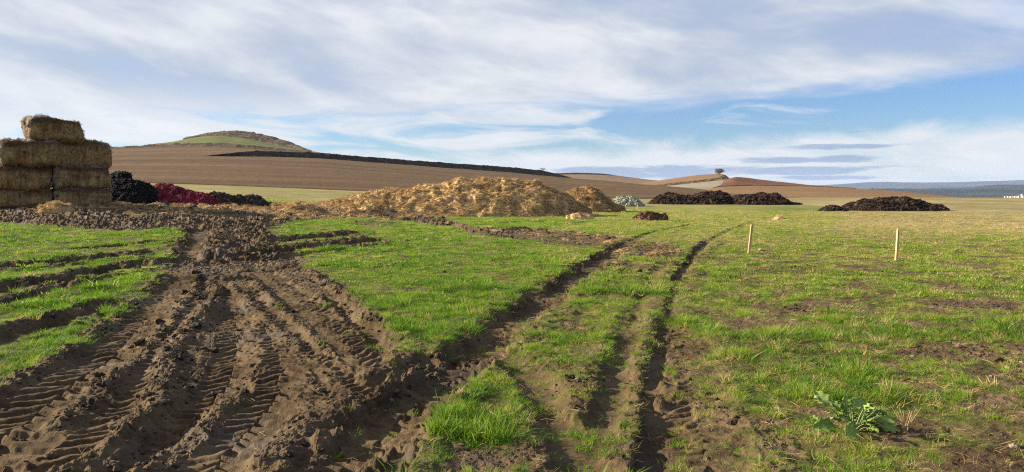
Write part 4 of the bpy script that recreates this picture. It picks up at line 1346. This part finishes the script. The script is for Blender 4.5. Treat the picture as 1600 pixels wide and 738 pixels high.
# ------------------------------------------------------------------ broad-leaved weed
def weed_leaf_material():
    m, t, b = material('weed_leaf', 0.7, 0.1)
    p = obj_pos(t)
    x, y, z = t.sep(p)[:3]
    rib = t.step(t.m('ABSOLUTE', y), 0.0, 0.005, 1.0, 0.0)
    n = t.noise(p, 40, 4, 0.6)
    oi = t.n.new('ShaderNodeObjectInfo').outputs['Random']
    c = t.mix(oi, (0.15, 0.26, 0.035), (0.27, 0.37, 0.10))
    c = t.mix(t.mul(n, 0.5), c, (0.28, 0.37, 0.10))
    c = t.mix(t.mul(rib, 0.7), c, (0.40, 0.46, 0.22))
    t.put(b.inputs['Base Color'], c)
    t.put(b.inputs['Normal'], t.bump(n, 0.4, 0.006))
    tr = t.n.new('ShaderNodeBsdfTranslucent')
    t.put(tr.inputs[0], c)
    mx = t.n.new('ShaderNodeMixShader'); mx.inputs[0].default_value = 0.3
    t.l.new(b.outputs[0], mx.inputs[1]); t.l.new(tr.outputs[0], mx.inputs[2])
    t.l.new(mx.outputs[0], t.n['Material Output'].inputs[0])
    return m


M_weed = weed_leaf_material()
M_petiole = mat_noise('weed_stalk', [(0.3, (0.16, 0.24, 0.08)), (0.7, (0.30, 0.36, 0.16))], 20, 3, 0, use_obj=True)


def build_weed():
    g = ground_at(1336, 681)
    z = gz(g[0], g[1])
    root = bpy.data.objects.new('broadleaf_weed', None)
    root.location = (g[0], g[1], z)
    link(root)
    tag(root, 'broad-leaved weed with large grey green leaves in the right foreground grass', 'weed')
    r_ = random.Random(4)

    def leaf(tip_base, length, width, heading, pitch_, roll, seed):
        na, nb = 10, 7
        v, f = [], []
        for i in range(na + 1):
            s = i / na
            wv = width * 0.5 * (math.sin(math.pi * min(1, s * 0.97 + 0.03)) ** 0.62) * (1.15 - 0.45 * s)
            wv *= 1 + 0.10 * math.sin(i * 2.1 + seed) + (0.08 if i % 2 else -0.04)
            for j in range(nb):
                q = (j / (nb - 1) - 0.5) * 2
                zz = 0.22 * abs(q) ** 1.3 * wv + 0.010 * math.sin(5 * q + i * 1.7 + seed) * (abs(q)) - 0.40 * length * s * s * 0.55
                v.append((length * s, q * wv, zz))
        for i in range(na):
            for j in range(nb - 1):
                a = i * nb + j
                f.append((a, a + 1, a + nb + 1, a + nb))
        o = mesh_obj('leaf', v, f, M_weed, root, smooth=True)
        sol = o.modifiers.new('thickness', 'SOLIDIFY'); sol.thickness = 0.0012
        o.location = tip_base
        o.rotation_euler = (roll, -pitch_, heading)
        return o

    def petiole(a, b):
        a, b = Vector(a), Vector(b)
        v, f = [], []
        n = 5
        mid = (a + b) / 2 + Vector((0, 0, 0.03))
        for i in range(n + 1):
            t = i / n
            p = a * (1 - t) ** 2 + mid * 2 * t * (1 - t) + b * t * t
            r = 0.0042 - 0.0015 * t
            for j in range(5):
                q = 2 * math.pi * j / 5
                v.append((p.x + r * math.cos(q), p.y + r * math.sin(q), p.z))
        for i in range(n):
            for j in range(5):
                f.append((i * 5 + j, i * 5 + (j + 1) % 5, (i + 1) * 5 + (j + 1) % 5, (i + 1) * 5 + j))
        mesh_obj('stalk', v, f, M_petiole, root, smooth=True)
    m1 = g[1] / 1164.0
    spec = [  # px, py of the leaf's middle, size px, heading, pitch, roll
        (1290, 629, 34, 2.3, 0.75, -0.5), (1348, 641, 42, 0.5, 0.45, 0.7), (1332, 657, 34, 0.9, 0.2, 0.6), (1284, 672, 42, 3.5, 0.15, -0.7),
        (1316, 676, 38, 4.0, 0.0, -0.6), (1389, 663, 40, 0.1, 0.2, 0.45), (1386, 674, 30, 5.9, 0.0, 0.5), (1316, 640, 24, 2.0, 0.8, -0.3),
        (1330, 632, 22, 1.2, 0.9, 0.2), (1356, 664, 24, 0.2, 0.5, 0.2), (1306, 655, 28, 2.8, 0.5, 0.1), (1368, 652, 22, 0.6, 0.7, 0.5),
        (1345, 676, 22, 5.0, 0.2, 0.2), (1322, 648, 26, 1.7, 0.9, 0.6), (1336, 668, 26, 4.6, 0.4, -0.4), (1300, 662, 20, 3.2, 0.5, 0.5), (1358, 648, 20, 1.0, 0.8, -0.4)]
    for _ in range(20):
        spec.append((r_.gauss(1338, 26), r_.uniform(638, 676), r_.uniform(12, 22), r_.uniform(0, 6.28), r_.uniform(0.2, 1.0), r_.uniform(-.6, .6)))
    for k, (px, py, sz, hd, pt, rl) in enumerate(spec):
        x = (px - 1336) * m1
        h = (681 - py) * m1 * 0.80
        yy = 0.10 * math.sin(hd) + r_.uniform(-.05, .05)
        h = max(h - yy * 0.32, 0.03)
        Ln = sz * m1 * 0.92
        b = Vector((x - 0.4 * Ln * math.cos(hd), yy, h))
        leaf(b, Ln, Ln * 0.78, hd, pt, rl, k)
        petiole((0.012 * math.cos(k), 0.012 * math.sin(k), -0.01), b)
    return g


build_weed()

M_drystalk = mat_noise('dry_stalk', [(0.3, (0.30, 0.19, 0.08)), (0.7, (0.55, 0.40, 0.20))], 20, 3, 0, use_obj=True)


def dry_plant(px, py, h, label, seed, n=9):
    g = ground_at(px, py)
    r_ = random.Random(seed)
    root = bpy.data.objects.new('dry_weed', None)
    root.location = (g[0], g[1], gz(g[0], g[1]))
    link(root)
    tag(root, label, 'weed')
    for _ in range(n):
        a = r_.uniform(0, 6.28); le = r_.uniform(0.05, 0.5); hh = h * r_.uniform(0.55, 1)
        v, f = [], []
        bx, by = r_.uniform(-.012, .012), r_.uniform(-.012, .012)
        for i in range(5):
            t = i / 4
            cx_, cy_, cz_ = bx + math.cos(a) * le * hh * t ** 1.4, by + math.sin(a) * le * hh * t ** 1.4, hh * t - 0.01
            r = 0.0032 * (1 - 0.6 * t)
            for j in range(4):
                q = math.pi / 2 * j
                v.append((cx_ + r * math.cos(q), cy_ + r * math.sin(q), cz_))
        for i in range(4):
            for j in range(4):
                f.append((i * 4 + j, i * 4 + (j + 1) % 4, i * 4 + 4 + (j + 1) % 4, i * 4 + 4 + j))
        for b in range(3):
            t = r_.uniform(0.4, 0.95)
            p = Vector((bx + math.cos(a) * le * hh * t ** 1.4, by + math.sin(a) * le * hh * t ** 1.4, hh * t))
            d = Vector((r_.uniform(-1, 1), r_.uniform(-1, 1), r_.uniform(0.3, 1.2))).normalized() * 0.05
            s = d.cross(Vector((0, 1, 0.2))).normalized() * 0.0018
            k = len(v)
            v += [tuple(p - s), tuple(p + s), tuple(p + d)]
            f.append((k, k + 1, k + 2))
        mesh_obj('stalk', v, f, M_drystalk, root)


dry_plant(1414, 682, 0.19, 'dry yellow stalks of a dead weed right of the broad-leaved weed', 3)

# ------------------------------------------------------------------ trees and shrubs far off
M_bark = mat_noise('bark', [(0.35, (0.06, 0.045, 0.033)), (0.65, (0.13, 0.10, 0.075))], 2, 4, 0.5, 0.05)
M_leafage = mat_noise('winter_foliage', [(0.35, (0.075, 0.070, 0.040)), (0.5, (0.13, 0.115, 0.065)), (0.65, (0.20, 0.175, 0.105))], 1.5, 4, 0, use_obj=True)


def tree(name, px, py, Y, h, wid, label, cat, seed, leaves=1400, trunk=0.28, group=None):
    r_ = random.Random(seed)
    base = at(px, py, Y)
    root = bpy.data.objects.new(name, None)
    root.location = base
    link(root)
    tag(root, label, cat, group)
    v, f = [], []
    tips = []

    def limb(a, b, r0, r1, n=4):
        k = len(v)
        d = (b - a).normalized()
        s = d.cross(Vector((0.3, 1, 0.1))).normalized(); q = d.cross(s)
        for i in range(n + 1):
            t = i / n
            p = a.lerp(b, t) + Vector((r_.uniform(-1, 1), r_.uniform(-1, 1), 0)) * r0 * 0.5 * (0 < i < n)
            r = r0 + (r1 - r0) * t
            for j in range(6):
                c, e = math.cos(j * math.pi / 3), math.sin(j * math.pi / 3)
                v.append(tuple(p + (s * c + q * e) * r))
        for i in range(n):
            for j in range(6):
                f.append((k + i * 6 + j, k + i * 6 + (j + 1) % 6, k + (i + 1) * 6 + (j + 1) % 6, k + (i + 1) * 6 + j))
    t0 = Vector((0, 0, -0.5)); t1 = Vector((r_.uniform(-.1, .1) * h, 0, trunk * h))
    limb(t0, t1, 0.045 * h, 0.030 * h)
    for i in range(9):
        a = i * 2.4 + r_.uniform(-.3, .3)
        e = Vector((math.cos(a) * wid * 0.5 * r_.uniform(.45, .85), math.sin(a) * wid * 0.5 * r_.uniform(.45, .85), h * r_.uniform(trunk + 0.08, 0.84)))
        limb(t1, e, 0.020 * h, 0.007 * h)
        tips.append(e)
        for _ in range(3):
            e2 = e + Vector((r_.uniform(-1, 1) * wid * .2, r_.uniform(-1, 1) * wid * .2, r_.uniform(-.05, .18) * h))
            limb(e.lerp(t1, 0.3), e2, 0.008 * h, 0.003 * h, 3)
            tips.append(e2)
    mesh_obj('trunk', v, f, M_bark, root, smooth=True)
    v2, f2 = [], []
    for _ in range(leaves):
        c = r_.choice(tips)
        d = Vector((r_.gauss(0, 1), r_.gauss(0, 1), r_.gauss(0, .8))) * wid * 0.085
        p = c + d
        if p.z < 0.1 * h:
            continue
        a = Vector((r_.uniform(-1, 1), r_.uniform(-1, 1), r_.uniform(-1, 1))).normalized() * 0.035 * h * r_.uniform(.6, 1.3)
        b = a.cross(Vector((r_.uniform(-1, 1), r_.uniform(-1, 1), r_.uniform(-1, 1)))).normalized() * 0.020 * h
        k = len(v2)
        v2 += [tuple(p - a), tuple(p + b), tuple(p + a), tuple(p - b)]
        f2.append((k, k + 1, k + 2, k + 3))
    mesh_obj('crown', v2, f2, M_leafage, root)


tree('lone_tree', 1124, 273.6, 470, 4.3, 4.8, 'lone small tree on the skyline of the mound', 'tree', 3, 2600, 0.06)
tree('shrub', 848, 267.5, 474, 2.4, 3.8, 'bare shrub on the end of the dark bank', 'shrub', 5, 700, 0.15)
tree('shrub', 1363, 297, 388, 1.6, 1.2, 'tiny shrub on the tan field skyline', 'shrub', 6, 260, 0.3)
tree('shrub', 1520, 311.5, 200, 1.3, 2.2, 'left of two hazy brown shrubs at the field edge', 'shrub', 8, 500, 0.12)
tree('shrub', 1546, 312, 205, 1.1, 3.4, 'wider right one of two hazy brown shrubs at the field edge', 'shrub', 9, 700, 0.12)

# ------------------------------------------------------------------ far village
M_white = mat_noise('white_wall', [(0.3, (0.40, 0.39, 0.38)), (0.7, (0.50, 0.49, 0.47))], 0.3, 3, 0, use_obj=True)
M_roof = mat_noise('tile_roof', [(0.3, (0.30, 0.17, 0.11)), (0.7, (0.40, 0.25, 0.17))], 0.5, 3, 0, use_obj=True)


def house(px, py, Y, wd, dp, ht, yaw, seed):
    root = bpy.data.objects.new('village_house', None)
    root.location = at(px, py, Y)
    root.rotation_euler = (0, 0, yaw)
    link(root)
    a, b = wd / 2, dp / 2
    tag(root, 'tiny white building of the far village at the right edge', 'building', 'white buildings of the far village')
    v = [(-a, -b, -25), (a, -b, -25), (a, b, -25), (-a, b, -25), (-a, -b, ht), (a, -b, ht), (a, b, ht), (-a, b, ht), (-a, 0, ht + wd * .12), (a, 0, ht + wd * .12)]
    mesh_obj('wall', v, [(0, 1, 5, 4), (1, 2, 6, 9, 5), (2, 3, 7, 6), (3, 0, 4, 8, 7)], M_white, root)
    e = 0.6
    r = [(-a - e, -b - e, ht - .1), (a + e, -b - e, ht - .1), (a + e, 0, ht + wd * .12 + .3), (-a - e, 0, ht + wd * .12 + .3), (-a - e, b + e, ht - .1), (a + e, b + e, ht - .1)]
    mesh_obj('roof', r, [(0, 1, 2, 3), (3, 2, 5, 4)], M_roof, root)


r_ = random.Random(12)
for i in range(13):
    px = (1571, 1575, 1579, 1583, 1586, 1589, 1592, 1594, 1597, 1599, 1602, 1606, 1611)[i]
    house(px, 308.5 - r_.uniform(0, 1.4), 2900 + r_.uniform(-60, 60), r_.uniform(5, 9), r_.uniform(6, 9), r_.uniform(2, 4.5) + (5 if i == 8 else 0), r_.uniform(-.5, .5), i)

# ------------------------------------------------------------------ haze
def haze():
    x0_, x1_, y0_, y1_, z0_, z1_ = -15500, 15500, -15500, 15500, -110, 225
    v = [(x, y, z) for z in (z0_, z1_) for x, y in ((x0_, y0_), (x1_, y0_), (x1_, y1_), (x0_, y1_))]
    f = [(3, 2, 1, 0), (4, 5, 6, 7), (0, 1, 5, 4), (1, 2, 6, 5), (2, 3, 7, 6), (3, 0, 4, 7)]
    m = bpy.data.materials.new('haze_air')
    m.use_nodes = True
    t = NT(m.node_tree)
    t.n.clear()
    pv = t.n.new('ShaderNodeVolumePrincipled')
    pv.inputs['Color'].default_value = (0.48, 0.66, 0.97, 1)
    pv.inputs['Density'].default_value = 0.000038
    pv.inputs['Anisotropy'].default_value = 0.0
    o = t.n.new('ShaderNodeOutputMaterial')
    t.l.new(pv.outputs[0], o.inputs['Volume'])
    ob = mesh_obj('haze', v, f, m)
    tag(ob, 'thin bluish air over the far hills', 'haze', kind='stuff')


haze()
print('grass tufts', N_GRASS, 'ground quads', (nr - 1) * nc)
